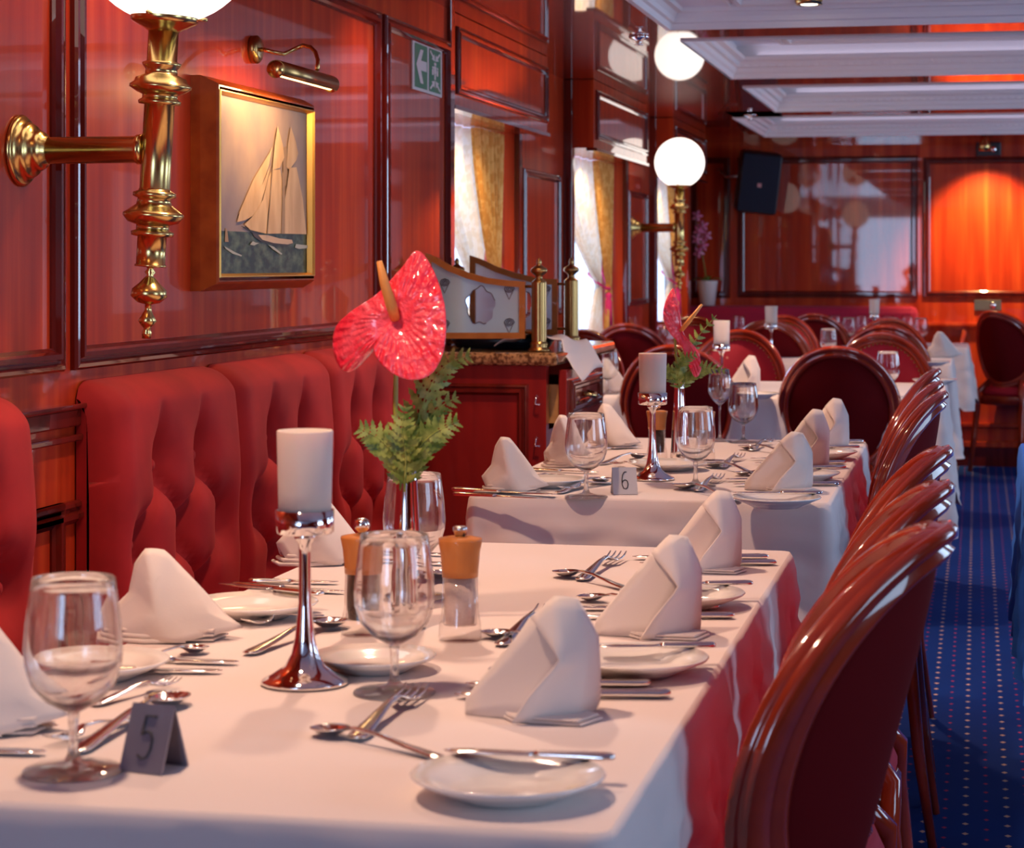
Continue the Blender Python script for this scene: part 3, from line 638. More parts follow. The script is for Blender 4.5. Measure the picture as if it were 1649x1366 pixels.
# far banquette
a = at_y(1088, 492, YE - 0.15); b = at_y(1478, 492, YE - 0.15)
t = root('far_banquette', (0, YE, 0), 'long magenta velvet banquette along the far wall', 'bench')
MB().box((a.x, -0.16, 0.50), (b.x, -0.045, a.z)).build('backrest', MAGENTA, t, bevel=0.04)
MB().box((a.x, -0.60, 0.36), (b.x, -0.05, 0.48)).build('seat', MAGENTA, t, bevel=0.03)
MB().box((a.x + .02, -0.56, 0.0), (b.x - .02, -0.05, 0.355)).build('base', MAHOG_D, t)
t = root('corner_banquette', (XW, 0, 0), 'magenta velvet banquette backrest below the far windows', 'bench')
y0_, y1_ = WIN[-1][1] + 0.14, YE - 0.65
MB().box((0.02, y0_, 0.46), (0.14, y1_, 0.93)).build('backrest', MAGENTA, t, bevel=0.03)
MB().box((0.02, y0_, 0.34), (0.5, y1_, 0.455)).build('seat', MAGENTA, t, bevel=0.03)
MB().box((0.02, y0_, 0.0), (0.46, y1_, 0.336)).build('base', MAHOG_D, t)
# orchid in a white pot on the far ledge
pb = at_y(1139, 497, YE - 0.12); s_ = 1
t = root('potted_orchid', (pb.x, YE - 0.12, at_y(1088, 492, YE - 0.15).z), 'pink orchid in a white pot behind the far globe lamp', 'potted plant')
MB().lathe([(0, 0), (0.045, 0), (0.062, 0.135), (0.064, 0.15), (0.057, 0.15), (0.053, 0.13), (0, 0.12)], 28).build('pot', POT, t)
stem = [(-0.005, 0, 0.12), (-0.015, 0, 0.22), (-0.03, -0.02, 0.32), (-0.045, -0.03, 0.42), (-0.05, -0.03, 0.50)]
MB().tube(stem, 0.004, 8).build('stem', STEM, t)
m = MB()
for an, ln, up in ((0.3, .09, .10), (2.8, .09, .10), (1.2, .05, .13), (4.6, .06, .12)):
    def fn(a, b, an=an, ln=ln, up=up):
        w = 0.018 * math.sin(PI * min(1, 0.08 + b)) * (a - 0.5) * 2; r = ln * b
        return (r * math.cos(an) - w * math.sin(an), r * math.sin(an) + w * math.cos(an), 0.12 + up * b * (1.3 - b) + abs(a - .5) * .01)
    m.grid(fn, 4, 8)
m.build('leaves', LEAF, t)
fl = [(-0.055, 0.54), (-0.045, 0.45), (0.002, 0.42), (-0.02, 0.48), (-0.02, 0.36), (-0.055, 0.40), (-0.045, 0.32)]
for i, (fx, fz) in enumerate(fl):
    m = MB()
    for k in range(5):
        an = 2 * PI * k / 5 + i
        m.poly([(fx + r * math.cos(an + da), -0.05 - dy, fz + r * math.sin(an + da)) for r, da, dy in ((0.002, 0, 0.01), (0.024, -0.45, 0), (0.038, 0, -0.005), (0.024, 0.45, 0))])
    m.lathe([(0, -0.068), (0.007, -0.064), (0.009, -0.055), (0, -0.055)], 8, c=(fx, 0, fz), axis='y')
    m.build('bloom', ORCHID, t, fix=False)

# ------------------------------------------------------------------ tables and cloths
def dining_table(name_lab, cloth_lab, x0, x1, y0, y1, drop, seed, cor=None, mat=None):
    t = root('dining_table', ((x0 + x1) / 2, (y0 + y1) / 2, 0), name_lab, 'table', 'dining tables')
    w, d = (x1 - x0) / 2 - 0.012, (y1 - y0) / 2 - 0.012
    MB().box((-w, -d, 0.715), (w, d, 0.743)).build('tabletop', MAHOG_D, t)
    for sy in (-1, 1):
        m = MB().lathe([(0.20, 0.0), (0.20, 0.02), (0.06, 0.05), (0.035, 0.09), (0.035, 0.68), (0.08, 0.714)], 24, c=(0, sy * d * 0.6, 0)); m.build('pedestal', MAHOG_D, t)
    rnd = random.Random(seed); ph = [rnd.uniform(0, 6.28) for _ in range(8)]
    m = MB(); n = 44
    per = []   # perimeter samples (x, y, outward normal, cornerness)
    W2, D2 = (x1 - x0) / 2, (y1 - y0) / 2
    def side(ax, ay, bx, by, nx, ny, k, arc=None):
        L_ = math.hypot(bx - ax, by - ay)
        for i in range(k):
            q = i / k; c = max(math.exp(-(q * L_) / 0.09), math.exp(-((1 - q) * L_) / 0.09)); per.append((ax + (bx - ax) * q, ay + (by - ay) * q, nx, ny, c))
    r = 0.018
    nx_, ny_ = int((x1 - x0) / 0.016), int((y1 - y0) / 0.016)
    def corner(cx, cy, a0):
        for i in range(8):
            a = a0 + PI / 2 * i / 8; per.append((cx + r * math.cos(a), cy + r * math.sin(a), math.cos(a), math.sin(a), 1.0))
    side(-W2 + r, -D2, W2 - r, -D2, 0, -1, nx_); corner(W2 - r, -D2 + r, -PI / 2)
    side(W2, -D2 + r, W2, D2 - r, 1, 0, ny_); corner(W2 - r, D2 - r, 0)
    side(W2 - r, D2, -W2 + r, D2, 0, 1, nx_); corner(-W2 + r, D2 - r, PI / 2)
    side(-W2, D2 - r, -W2, -D2 + r, -1, 0, ny_); corner(-W2 + r, -D2 + r, PI)
    N = len(per); rows = 20; vs = []
    S = 0.0; ss = []
    for i in range(N):
        ss.append(S); j = (i + 1) % N; S += math.hypot(per[j][0] - per[i][0], per[j][1] - per[i][1]) + 0.004
    for j in range(rows + 1):
        q = j / rows
        for i in range(N):
            x, y, nx, ny, c = per[i]; s_ = ss[i]
            cx_ = cor[0] if cor else 0.09
            dd = drop + cx_ * c
            zz = TZ - (0.012 * (1 - math.cos(min(1, q * 8) * PI / 2)) + dd * max(0, q - 0.03))
            o = 0.008 * math.sin(min(1, q * 8) * PI / 2) + q * (0.012 + (cor[1] if cor and len(cor) > 1 else 0.03) * c)
            wv = (0.010 * math.sin(s_ * 21 + ph[0]) + 0.006 * math.sin(s_ * 43 + ph[1]) + 0.005 * math.sin(s_ * 9 + ph[2])) * q ** 1.3 + 0.009 * noise.noise(Vector((x * 14, y * 14 + s_ * 3, zz * 30))) * min(1, q * 3) + 0.0025 * math.sin(s_ * 70 + ph[3] + 7 * q) * q * (0.4 + math.sin(q * 9 + s_ * 6) * .6)
            vs.append((x + nx * (o + wv), y + ny * (o + wv), zz))
    fs = []
    for j in range(rows):
        for i in range(N):
            k = (i + 1) % N; fs.append((j * N + i, (j + 1) * N + i, (j + 1) * N + k, j * N + k))
    m.add(vs, fs, True); m.f.append(list(range(N))); m.sm.append(False); m.mi.append(0)
    c = m.build('tablecloth', mat or LINEN, None, loc=((x0 + x1) / 2, (y0 + y1) / 2, 0), fix=True)
    tag(c, cloth_lab, 'tablecloth', 'white tablecloths')
    return t
T1 = (-0.985, -0.285, at_z(480, 1316, TZ).y, at_z(1000, 880, TZ).y)
T2 = (-0.965, -0.275, at_z(1000, 803, TZ).y, at_z(1200, 708, TZ).y)
T3 = (-1.25, -0.115, at_z(1220, 640, TZ).y, 8.35)
T4 = (-1.3, -0.115, at_z(1531, 587, TZ).y, 10.75)
T5 = (-1.25, -0.05, 11.95, 12.6)
dining_table('dark wooden dining table carrying table number 5', 'white tablecloth on the nearest table, number 5', *T1, 0.22, 1, cor=(0.05, 0.002))
dining_table('dark wooden dining table carrying table number 6', 'white tablecloth on table number 6 in mid picture', *T2, 0.17, 2, cor=(0.11, 0.012))
dining_table('dining table behind the two dark oval chair backs', 'bluish white tablecloth behind the two big dark chair backs, hanging in a point', *T3, 0.30, 3, cor=(0.16,))
dining_table('dining table in the second row from the far wall', 'white tablecloth beside the standing white napkin near the far right chair', *T4, 0.30, 4, cor=(0.12,))
dining_table('dining table nearest the far wall banquette', 'white tablecloth nearest the far magenta banquette', *T5, 0.25, 5)
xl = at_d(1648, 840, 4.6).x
dining_table('dining table across the aisle at the right edge', 'tablecloth with blue daylight painted in, hanging at the right edge of the photo', xl + 0.012, xl + 0.75, 4.30, 5.6, 0.38, 6, cor=(0.02, 0.01), mat=pm('daylight_blue_linen', (0.04, 0.24, 1.0), rough=0.8))  # blue daylight is put into the cloth colour

# ------------------------------------------------------------------ chairs
def make_chair(label, loc, rz, group):
    t = root('dining_chair', loc, label, 'chair', group, rz)
    A, B, ZC = 0.205, 0.225, 0.705
    def S(s, z, d=0.0):  # back surface; chair faces +y, sides wrap forward
        return Vector((s, -0.235 - 0.26 * (z - ZC) + 1.22 * (s * s + 0.0009) ** 0.7 - 0.009 + d, z))
    prof = [(0.002, 0.010), (-0.005, 0.018), (-0.013, 0.019), (-0.017, 0.010), (-0.021, 0.010), (-0.025, 0.020), (-0.034, 0.018), (-0.040, 0.004), (-0.040, -0.006), (-0.034, -0.016), (-0.025, -0.019), (-0.021, -0.010), (-0.017, -0.010), (-0.012, -0.019), (-0.003, -0.016), (0.003, -0.008), (-0.001, -0.002), (-0.001, 0.002)]
    n = 60; P = len(prof); vs = []; fs = []
    for i in range(n):
        a = 2 * PI * i / n
        for r_, d in prof: vs.append(S((A + r_) * math.cos(a), ZC + (B + r_) * math.sin(a), d))
    for i in range(n):
        for k in range(P):
            j = (i + 1) % n; l = (k + 1) % P; fs.append((i * P + k, j * P + k, j * P + l, i * P + l))
    MB().add(vs, fs, True).build('backrest_frame', CHAIRW, t)
    def disc(dfn, name, mat):
        m = MB(); R = 8; vs = [S(0, ZC, dfn(0))]; fs = []
        for j in range(1, R + 1):
            for i in range(n):
                a = 2 * PI * i / n; q = j / R; vs.append(S((A - 0.036) * q * math.cos(a), ZC + (B - 0.036) * q * math.sin(a), dfn(q)))
        for i in range(n): fs.append((0, 1 + i, 1 + (i + 1) % n))
        for j in range(1, R):
            for i in range(n): k = (i + 1) % n; fs.append((1 + (j - 1) * n + i, 1 + j * n + i, 1 + j * n + k, 1 + (j - 1) * n + k))
        return m.add(vs, fs, True).build(name, mat, t)
    disc(lambda q: 0.008 + 0.020 * (1 - q ** 3), 'backrest_pad', CRIMSON)
    disc(lambda q: -0.004 - 0.006 * (1 - q ** 4), 'backrest_rear', VELVET_D)
    m = MB(); nn = 64
    for i in range(nn):
        a = 2 * PI * i / nn; p = S((A - 0.041) * math.cos(a), ZC + (B - 0.041) * math.sin(a), 0.014)
        m.lathe([(0.0045, 0), (0.0035, 0.003), (0, 0.0045)], 6, c=tuple(p), axis='y')
    m.build('nail_trim', BRASS, t)
    for sx in (-1, 1):
        a = -PI / 2 + sx * 0.55; top = S(A * 0.93 * math.cos(a), ZC + B * 0.93 * math.sin(a), 0)
        MB().tube([tuple(top), (sx * 0.14, -0.21, 0.46), (sx * 0.15, -0.205, 0.40), (sx * 0.155, -0.23, 0.2), (sx * 0.16, -0.27, 0.0)], [0.017, 0.018, 0.020, 0.017, 0.013], 12).build('leg', CHAIRW, t)
        MB().lathe([(0.010, 0), (0.013, 0.01), (0.011, 0.02), (0.020, 0.30), (0.023, 0.33), (0.016, 0.34), (0.024, 0.355), (0.022, 0.37), (0.024, 0.43)], 16, c=(sx * 0.19, 0.19, 0)).build('leg', CHAIRW, t)
    def sp(r, k=0.0):
        out = []
        for i in range(40):
            a = 2 * PI * i / 40; x = r * abs(math.cos(a)) ** 0.7 * math.copysign(1, math.cos(a)); y = r * abs(math.sin(a)) ** 0.7 * math.copysign(1, math.sin(a))
            out.append((x * (1 if y > 0 else 0.86), y * 0.98, k))
        return out
    def stack(rs, name, mat):
        m = MB(); vs = []; fs = []
        for r_, z in rs: vs += sp(r_, z)
        for j in range(len(rs) - 1):
            for i in range(40): k = (i + 1) % 40; fs.append((j * 40 + i, j * 40 + k, (j + 1) * 40 + k, (j + 1) * 40 + i))
        fs.append(tuple(range(39, -1, -1))); fs.append(tuple((len(rs) - 1) * 40 + i for i in range(40)))
        m.add(vs, fs, True).build(name, mat, t)
    stack([(0.215, 0.385), (0.225, 0.39), (0.225, 0.435), (0.220, 0.44)], 'seat_frame', CHAIRW)
    stack([(0.212, 0.442), (0.218, 0.46), (0.205, 0.485), (0.16, 0.50), (0.08, 0.506), (0.0, 0.507)], 'seat', CRIMSON)
    return t
# in each row the backrest top is anchored at its pixel
def chair_top(u, v, ztop=0.93):
    p = at_z(u, v, ztop); return p
def top_off(rz):   # vector from chair origin to backrest top centre
    y = -0.235 - 0.26 * 0.225; return Vector((-math.sin(rz) * y, math.cos(rz) * y, 0))
chair0 = None
def chair(u, v, rz, label, group, ztop=0.93, dx=0.0, dy=0.0, sy=1.0):
    global chair0
    p = chair_top(u, v, ztop) - top_off(rz); loc = (p.x + dx, p.y + dy, 0)
    if chair0 is None: chair0 = make_chair(label, loc, rz, group); return chair0
    return dup(chair0, label, (loc[0] + (1 - sy) * 0.29, loc[1], 0), rz, group, (0.97 if sy < 1 else 1, sy, 1))
R90 = PI / 2
G1, G2 = 'oval backed chairs along the aisle', 'oval backed chairs around the far tables'
chair(1519, 843, R90, 'nearest oval backed mahogany chair, its rim filling the lower right', G1)
chair(1519, 776, R90, 'second nearest oval backed aisle chair, at table number 5', G1, sy=0.9)
chair(1521, 720, R90, 'third aisle chair with oval back, at the far end of table number 5', G1, sy=0.85)
chair(1519, 631, R90, 'aisle chair with oval back nearest the camera at table number 6', G1, sy=0.74)
chair(1512, 615, R90, 'middle oval backed aisle chair at table number 6', G1, sy=0.74)
chair(1508, 597, R90, 'farthest oval backed aisle chair at table number 6', G1, dy=0.1, sy=0.74)
chair(1082, 556, 0, 'dark oval chair back behind the smaller anthurium', G2)
chair(1346, 558, 0, 'big dark oval chair back right of the wine glasses', G2)
chair(1192, 531, PI, 'crimson oval chair facing us behind the bluish candle holder', G2)
chair(1420, 537, PI, 'crimson studded oval chair facing us above the big dark chair back', G2)
chair(938, 531, PI, 'crimson oval chair facing us behind the folded cloth on the cabinet', G2)
chair(1008, 521, 0, 'dark oval chair back with orange rim right of the brass screen posts', G2)
chair(1236, 516, 0, 'dark oval chair back just behind the crimson chair with bluish candle', G2)
chair(1424, 524, 0, 'dark chair back just behind the crimson studded chair', G2)
chair(1262, 508, PI, 'far crimson chair facing us behind the pale blue candle cylinder', G2)
chair(1432, 513, PI, 'far crimson chair facing us, left of the standing white napkin', G2)
chair(1118, 510, PI, 'far crimson chair facing us, mostly hidden by the smaller anthurium', G2)
chair(1310, 505, 0, 'far dark oval chair back in front of the magenta banquette', G2)
chair(1558, 497, PI - 0.9, 'crimson oval chair half hidden behind the lone dark aisle chair', G2, dx=-0.02)
chair(1597, 501, math.radians(-32), 'dark oval backed chair standing alone in the aisle at the far right', G2)

# ------------------------------------------------------------------ tableware prototypes
_first = {}
def place(kind, maker, loc, label, cat, rz=0.0, s=1.0, group=None):
    if kind not in _first:
        t = maker(); _first[kind] = t; t['label'] = label; t['category'] = cat
        if group: t['group'] = group
        t.location = loc; t.rotation_euler = (0, 0, rz); t.scale = (s, s, s) if not isinstance(s, tuple) else s
        return t
    return dup(_first[kind], label, loc, rz, group, s)
def emp(name): o = bpy.data.objects.new(name, None); o.empty_display_size = .02; COL.objects.link(o); return o
def goblet():
    t = emp('wine_goblet')
    bowl = [(0.0045, 0.050), (0.010, 0.053), (0.024, 0.061), (0.036, 0.075), (0.0415, 0.092), (0.0425, 0.105), (0.0405, 0.130), (0.0372, 0.155), (0.0358, 0.166), (0.0350, 0.1668), (0.0345, 0.166), (0.0360, 0.155), (0.0392, 0.130), (0.0412, 0.105), (0.0402, 0.092), (0.0348, 0.0765), (0.022, 0.063), (0.008, 0.0565), (0, 0.0558)]
    MB().lathe([(0, 0.050)] + bowl, 40).build('bowl', GLASS, t)
    MB().lathe([(0, 0.0), (0.042, 0.0), (0.0435, 0.0012), (0.042, 0.0026), (0.020, 0.005), (0.008, 0.009), (0.0048, 0.016), (0.0040, 0.030), (0.0046, 0.044), (0.0055, 0.0497), (0, 0.0499)], 32).build('stem', GLASSF, t)
    return t
def tall_wine():
    t = emp('wine_glass')
    bowl = [(0, 0.105), (0.004, 0.105), (0.012, 0.112), (0.026, 0.127), (0.0335, 0.145), (0.0345, 0.160), (0.0325, 0.185), (0.0285, 0.212), (0.0275, 0.2128), (0.0272, 0.212), (0.0312, 0.185), (0.0333, 0.160), (0.0322, 0.146), (0.0248, 0.129), (0.010, 0.115), (0, 0.112)]
    MB().lathe(bowl, 36).build('bowl', GLASS, t)
    MB().lathe([(0, 0.0), (0.034, 0.0), (0.035, 0.001), (0.018, 0.005), (0.006, 0.010), (0.0038, 0.02), (0.0036, 0.09), (0.0045, 0.1047), (0, 0.1048)], 28).build('stem', GLASSF, t)
    return t
def candle():
    t = emp('candle_holder')
    MB().lathe([(0, 0), (0.043, 0.0), (0.046, 0.002), (0.045, 0.005), (0.034, 0.010), (0.021, 0.019), (0.014, 0.032), (0.0105, 0.048), (0.0085, 0.066), (0.0066, 0.085), (0.0062, 0.135), (0.0070, 0.146), (0.011, 0.151), (0.012, 0.156), (0.0, 0.156)], 40).build('stand', CHROME, t)
    MB().lathe([(0, 0.156), (0.028, 0.1565), (0.0300, 0.158), (0.0305, 0.181), (0.0290, 0.181), (0.0285, 0.160), (0, 0.160)], 36).build('cup', CHROME, t)
    MB().lathe([(0, 0.1605), (0.0272, 0.1605), (0.0278, 0.20), (0.0292, 0.262), (0.0285, 0.2635), (0.0265, 0.2635), (0.0255, 0.255), (0, 0.252)], 40).build('candle_cylinder', CANDLE, t)
    return t
def mill(kind):
    def mk():
        t = emp('pepper_mill' if kind == 'pepper' else 'salt_mill')
        k = 1.0
        MB().lathe([(0, 0), (0.0245, 0), (0.0255, 0.004), (0.0245, 0.02), (0.0215, 0.035), (0.0205, 0.074), (0.0185, 0.074), (0.0190, 0.035), (0.020, 0.018), (0, 0.016)], 32).build('jar', ACRYL, t)
        MB().lathe([(0, 0.019), (0.0165, 0.019), (0.0182, 0.035), (0.0182, 0.073), (0, 0.073)], 24).build('filling', PEPPER if kind == 'pepper' else SALT, t)
        MB().lathe([(0, 0.0742), (0.0212, 0.0742), (0.0215, 0.082), (0.0235, 0.104), (0.0262, 0.117), (0.0255, 0.119), (0.015, 0.121), (0, 0.1215)], 32).build('wooden_head', MILLW, t)
        if kind == 'pepper': MB().lathe([(0, 0.1215), (0.004, 0.1215), (0.004, 0.124), (0.0085, 0.128), (0.010, 0.133), (0.0085, 0.138), (0.004, 0.141), (0, 0.1415)], 20).build('knob', SILVER, t)
        else: MB().lathe([(0, 0.1215), (0.006, 0.1215), (0.0075, 0.127), (0.0085, 0.128), (0.0085, 0.132), (0.007, 0.133), (0, 0.133)], 20).build('knob', STEELB, t)
        return t
    return mk
def plate():
    t = emp('side_plate')
    MB().lathe([(0, 0.0), (0.045, 0.0), (0.050, 0.003), (0.066, 0.010), (0.0815, 0.017), (0.083, 0.019), (0.0815, 0.0203), (0.064, 0.0135), (0.052, 0.0085), (0.046, 0.006), (0, 0.0055)], 56).build('dish', CHINA, t)
    return t
def vase():
    t = emp('bud_vase')
    MB().lathe([(0, 0), (0.022, 0), (0.023, 0.003), (0.0205, 0.03), (0.0185, 0.07), (0.0150, 0.13), (0.0125, 0.175), (0.0130, 0.190), (0.0120, 0.190), (0.0112, 0.175), (0.0135, 0.13), (0.017, 0.07), (0.0, 0.06)], 36).build('body', CHROME, t)
    return t
def napkin_r():
    t = emp('folded_napkin'); m = MB(); k = 0.00066
    P_ = dict(A=(-104, 0, 30), A2=(-103, 24, 30), D=(-4, 150, 2), G1=(62, 100, -18), B1=(4, 2, -24), E1=(60, 176, 12),
              d=(-2, 156, -8), d1=(36, 190, 4), e=(72, 185, 8), f=(106, 122, 44), c=(100, 6, 34), b=(-30, 3, -50), g=(44, 98, -50), h=(-4, 44, -58), m=(84, 84, -6), i=(70, 6, -14),
              J=(112, 18, 84), K=(-40, 5, 80), L=(45, 120, 52))
    V = [Vector((x, y_, z)) * k for x, z, y_ in P_.values()]; ix = {n: i for i, n in enumerate(P_)}
    def f(*n): return tuple(ix[q] for q in n)
    F_ = [f('A', 'A2', 'D', 'G1', 'B1'), f('D', 'E1', 'G1'), f('d', 'd1', 'g'), f('d1', 'e', 'm', 'g'), f('e', 'f', 'm'), f('f', 'c', 'i', 'm'), f('m', 'i', 'b', 'h'), f('g', 'm', 'h'),
          f('c', 'f', 'J'), f('f', 'e', 'L', 'J'), f('d1', 'd', 'L'), f('e', 'd1', 'L'), f('D', 'L', 'K', 'A2'), f('A2', 'K', 'A'), f('K', 'L', 'J')]
    m.add(V, F_, True); o = m.build('standing_fold', NAPK, t, fix=True, solid=0.0018, sub=0)
    import bmesh
    cr = o.modifiers.new('sub', 'SUBSURF'); cr.levels = 2; cr.render_levels = 2
    at = o.data.attributes.new('crease_edge', 'FLOAT', 'EDGE'); at.data.foreach_set('value', [0.93] * len(o.data.edges))
    o.modifiers.move(1, 0)
    m = MB(); fl = [(-30, -30), (75, -58), (110, -10), (60, 40), (-60, 40)]
    for j, z in enumerate((0.001, 0.0045)):
        pts = [Vector((x * (1 - .06 * j), y_ * 1.1, 0)) * k for x, y_ in fl]
        m.poly([p + Vector((0, 0, z)) for p in pts], (0, 0, 0.0026))
    m.build('flat_fold', NAPK, t, bevel=0.001)
    return t
def napkin_l():
    t = emp('folded_napkin'); m = MB(); k = 0.00110
    P_ = dict(A=(-54, 28, 8), B=(-44, 6, -14), C=(12, 2, -34), D=(66, 12, 2), E=(50, 24, 12), F=(12, 76, 6), G=(-5, 98, 4), H=(-21, 100, 0), I=(-30, 84, 4), J=(-32, 56, 0), K=(-10, 62, -24), L=(-6, 30, -32), M=(34, 30, -14), N=(0, 10, 36), O=(-46, 6, 30), Q=(6, 60, 16))
    V = [Vector((x, y_, z)) * k for x, z, y_ in P_.values()]; ix = {n: i for i, n in enumerate(P_)}
    def f(*n): return tuple(ix[q] for q in n)
    F_ = [f('A', 'B', 'L', 'J'), f('B', 'C', 'L'), f('C', 'D', 'M', 'L'), f('D', 'E', 'M'), f('J', 'L', 'K'), f('K', 'L', 'M', 'F'), f('M', 'E', 'F'), f('I', 'J', 'K'), f('I', 'K', 'H'), f('H', 'K', 'G'), f('G', 'K', 'F'), f('A', 'J', 'O'), f('J', 'I', 'O'), f('I', 'H', 'Q', 'O'), f('H', 'G', 'Q'), f('G', 'F', 'Q'), f('F', 'E', 'N', 'Q'), f('Q', 'N', 'O'), f('E', 'D', 'N')]
    m.add(V, F_, True); o = m.build('standing_fold', NAPK, t, fix=True, solid=0.0018)
    cr = o.modifiers.new('sub', 'SUBSURF'); cr.levels = 2; cr.render_levels = 2
    at = o.data.attributes.new('crease_edge', 'FLOAT', 'EDGE'); at.data.foreach_set('value', [0.93] * len(o.data.edges)); o.modifiers.move(1, 0)
    m = MB()
    for j in range(3):
        z = 0.003 + j * 0.0055; r_ = 0.0028
        pts = [(-0.062 + 0.006 * j, 0.02, z), (-0.058 + 0.006 * j, -0.016, z), (-0.02, -0.030 + .003 * j, z), (0.02, -0.030 + .003 * j, z)]
        m.tube(pts, [r_, r_, r_, r_ * 0.7], 8)
        m.poly([(-0.060 + .006 * j, 0.02, z - .001), (-0.058 + .006 * j, -0.015, z - .001), (-0.02, -0.028, z - .001), (0.045, -0.022, z - .001), (0.055, 0.02, z - .001)], (0, 0, 0.002))
    m.build('flat_fold', NAPK, t)
    return t
def cutlery(kind):
    """length 0.2 along +x: business end at 0, handle end at L"""
    def mk():
        t = emp(kind); m = MB()
        def strip(st):   # stations x, halfwidth, z, thickness
            vs = []; n = len(st)
            for x, w, z, th in st:
                for a in range(8):
                    an = 2 * PI * a / 8 + PI / 8; vs.append((x, w * math.cos(an) * 1.05, z + th * math.sin(an)))
            fs = [(i * 8 + a, i * 8 + (a + 1) % 8, (i + 1) * 8 + (a + 1) % 8, (i + 1) * 8 + a) for i in range(n - 1) for a in range(8)]
            fs += [tuple(range(7, -1, -1)), tuple((n - 1) * 8 + a for a in range(8))]
            m.add(vs, fs, True)
        if kind == 'table_knife':
            m2 = MB(); strip([(0.0, 0.001, 0.004, 0.0004), (0.008, 0.006, 0.004, 0.0007), (0.03, 0.009, 0.004, 0.0009), (0.10, 0.0085, 0.004, 0.0013), (0.108, 0.005, 0.004, 0.002)]); m.build('blade', SILVER, t); m = MB()
            strip([(0.108, 0.0045, 0.004, 0.0028), (0.115, 0.0050, 0.004, 0.0030), (0.16, 0.0060, 0.004, 0.0034), (0.19, 0.0078, 0.004, 0.0036), (0.199, 0.0070, 0.004, 0.0032), (0.203, 0.003, 0.004, 0.002)]); m.build('handle', SILVER, t)
        elif kind == 'table_spoon':
            def fn(a, b):
                x = 0.052 * a; w = 0.0165 * math.sqrt(max(0, 1 - (2 * a ** 0.85 - 1) ** 2)); y = w * (2 * b - 1)
                d = (1 - (2 * b - 1) ** 2) * math.sin(PI * a) * 0.0075
                return (x, y, 0.0105 - d - 0.003 * (1 - a))
            m.grid(fn, 16, 12); m.build('bowl', SILVER, t, solid=0.0012); m = MB()
            strip([(0.049, 0.0035, 0.0100, 0.0014), (0.065, 0.0028, 0.0125, 0.0018), (0.10, 0.0032, 0.0115, 0.0017), (0.15, 0.0058, 0.0060, 0.0015), (0.19, 0.0082, 0.0030, 0.0013), (0.199, 0.0070, 0.0028, 0.0012), (0.203, 0.003, 0.0028, 0.0008)]); m.build('handle', SILVER, t)
        else:
            for k in range(4):
                y = (k - 1.5) * 0.0062
                MB().tube([(0.0, y, 0.010), (0.015, y, 0.0065), (0.035, y, 0.0055), (0.045, y * 0.92, 0.006)], [0.0007, 0.0012, 0.0014, 0.0014], 6).build('tine', SILVER, t)
            strip([(0.043, 0.0105, 0.0060, 0.0012), (0.052, 0.0110, 0.0065, 0.0013), (0.062, 0.0070, 0.0090, 0.0015), (0.070, 0.0030, 0.0115, 0.0018), (0.10, 0.0032, 0.0110, 0.0017), (0.15, 0.0058, 0.0060, 0.0015), (0.19, 0.0082, 0.0030, 0.0013), (0.199, 0.0070, 0.0028, 0.0012), (0.203, 0.003, 0.0028, 0.0008)]); m.build('handle', SILVER, t)
        return t
    return mk
def cut(kind, uv0, uv1, label, z=TZ, group=None):
    """tip pixel -> handle end pixel, on the plane z"""
    a = at_z(*uv0, z); b = at_z(*uv1, z); d = b - a; L_ = max(0.12, min(0.26, d.length))
    nm = {'table_knife': 'knife', 'table_fork': 'fork', 'table_spoon': 'spoon'}[kind]
    k = L_ / 0.203
    return place(kind, cutlery(kind), (a.x, a.y, z + 0.0006), label, nm, math.atan2(d.y, d.x), (k, min(1.3, max(k * 1.2, 1.0)), min(1.3, max(k * 1.2, 1.0))), group)
FK, SP, KN = 'table_fork', 'table_spoon', 'table_knife'
def on(u, v, z=TZ): p = at_z(u, v, z); return (p.x, p.y, z + 0.0004)
CAM = math.atan2(0, 1)
GG = 'glasses on the set tables'
place('goblet', goblet, on(118, 1243), 'large clear wine goblet at the left edge beside table number 5', 'glass', 0, 1.03, GG)
place('goblet', goblet, on(635, 1117), 'empty wine goblet in front of the salt and pepper mills', 'glass', 0, 1.0, GG)
place('goblet', goblet, on(667, 962), 'wine goblet half hidden behind the large anthurium vase', 'glass', 0, 1.0, GG)
place('goblet', goblet, on(944, 801), 'wine goblet left of table number 6', 'glass', 0, 0.97, GG)
place('goblet', goblet, on(1120, 783), 'wine goblet before the right hand mill on table number 6', 'glass', 0, 0.96, GG)
place('goblet', goblet, on(1197, 713), 'round wine goblet at the far end of table number 6', 'glass', 0, 0.9, GG)
place('tall_wine', tall_wine, on(1159, 711), 'tall stemmed wine glass at the far end of table number 6', 'glass', 0, 0.86, GG)
GC = 'candle holders with white cylinders'
place('candle', candle, on(491, 1102), 'candle holder with white cylinder on the nearest table', 'candle holder', 0, 1.03, GC)
place('candle', candle, on(1051, 773), 'candle holder with white cylinder behind table number 6', 'candle holder', 0, 1.0, GC)
pz = TZ
place('plate', plate, on(602, 1080), 'white plate under the mills and vase on the nearest table', 'plate', 0, (0.84, 0.84, .9), 'white side plates')
place('plate', plate, on(1075, 757), 'white plate under the mills and vase on table number 6', 'plate', 0, (1.06, 1.06, .9), 'white side plates')
GM = 'wooden topped mills'
place('pepper', mill('pepper'), on(583, 1022), 'wooden topped pepper mill with ball knob behind the middle goblet', 'pepper mill', 0, 1.0, GM)
place('salt', mill('salt'), on(741, 1031), 'wooden topped salt mill standing free on the nearest table', 'salt mill', 0, 1.02, GM)
place('pepper', mill('pepper'), on(1058, 741, TZ + .006), 'pepper mill behind the smaller candle holder on table number 6', 'pepper mill', 0, 0.93, GM)
place('salt', mill('salt'), on(1135, 741), 'salt mill seen through the goblet on table number 6', 'salt mill', 0, 0.93, GM)
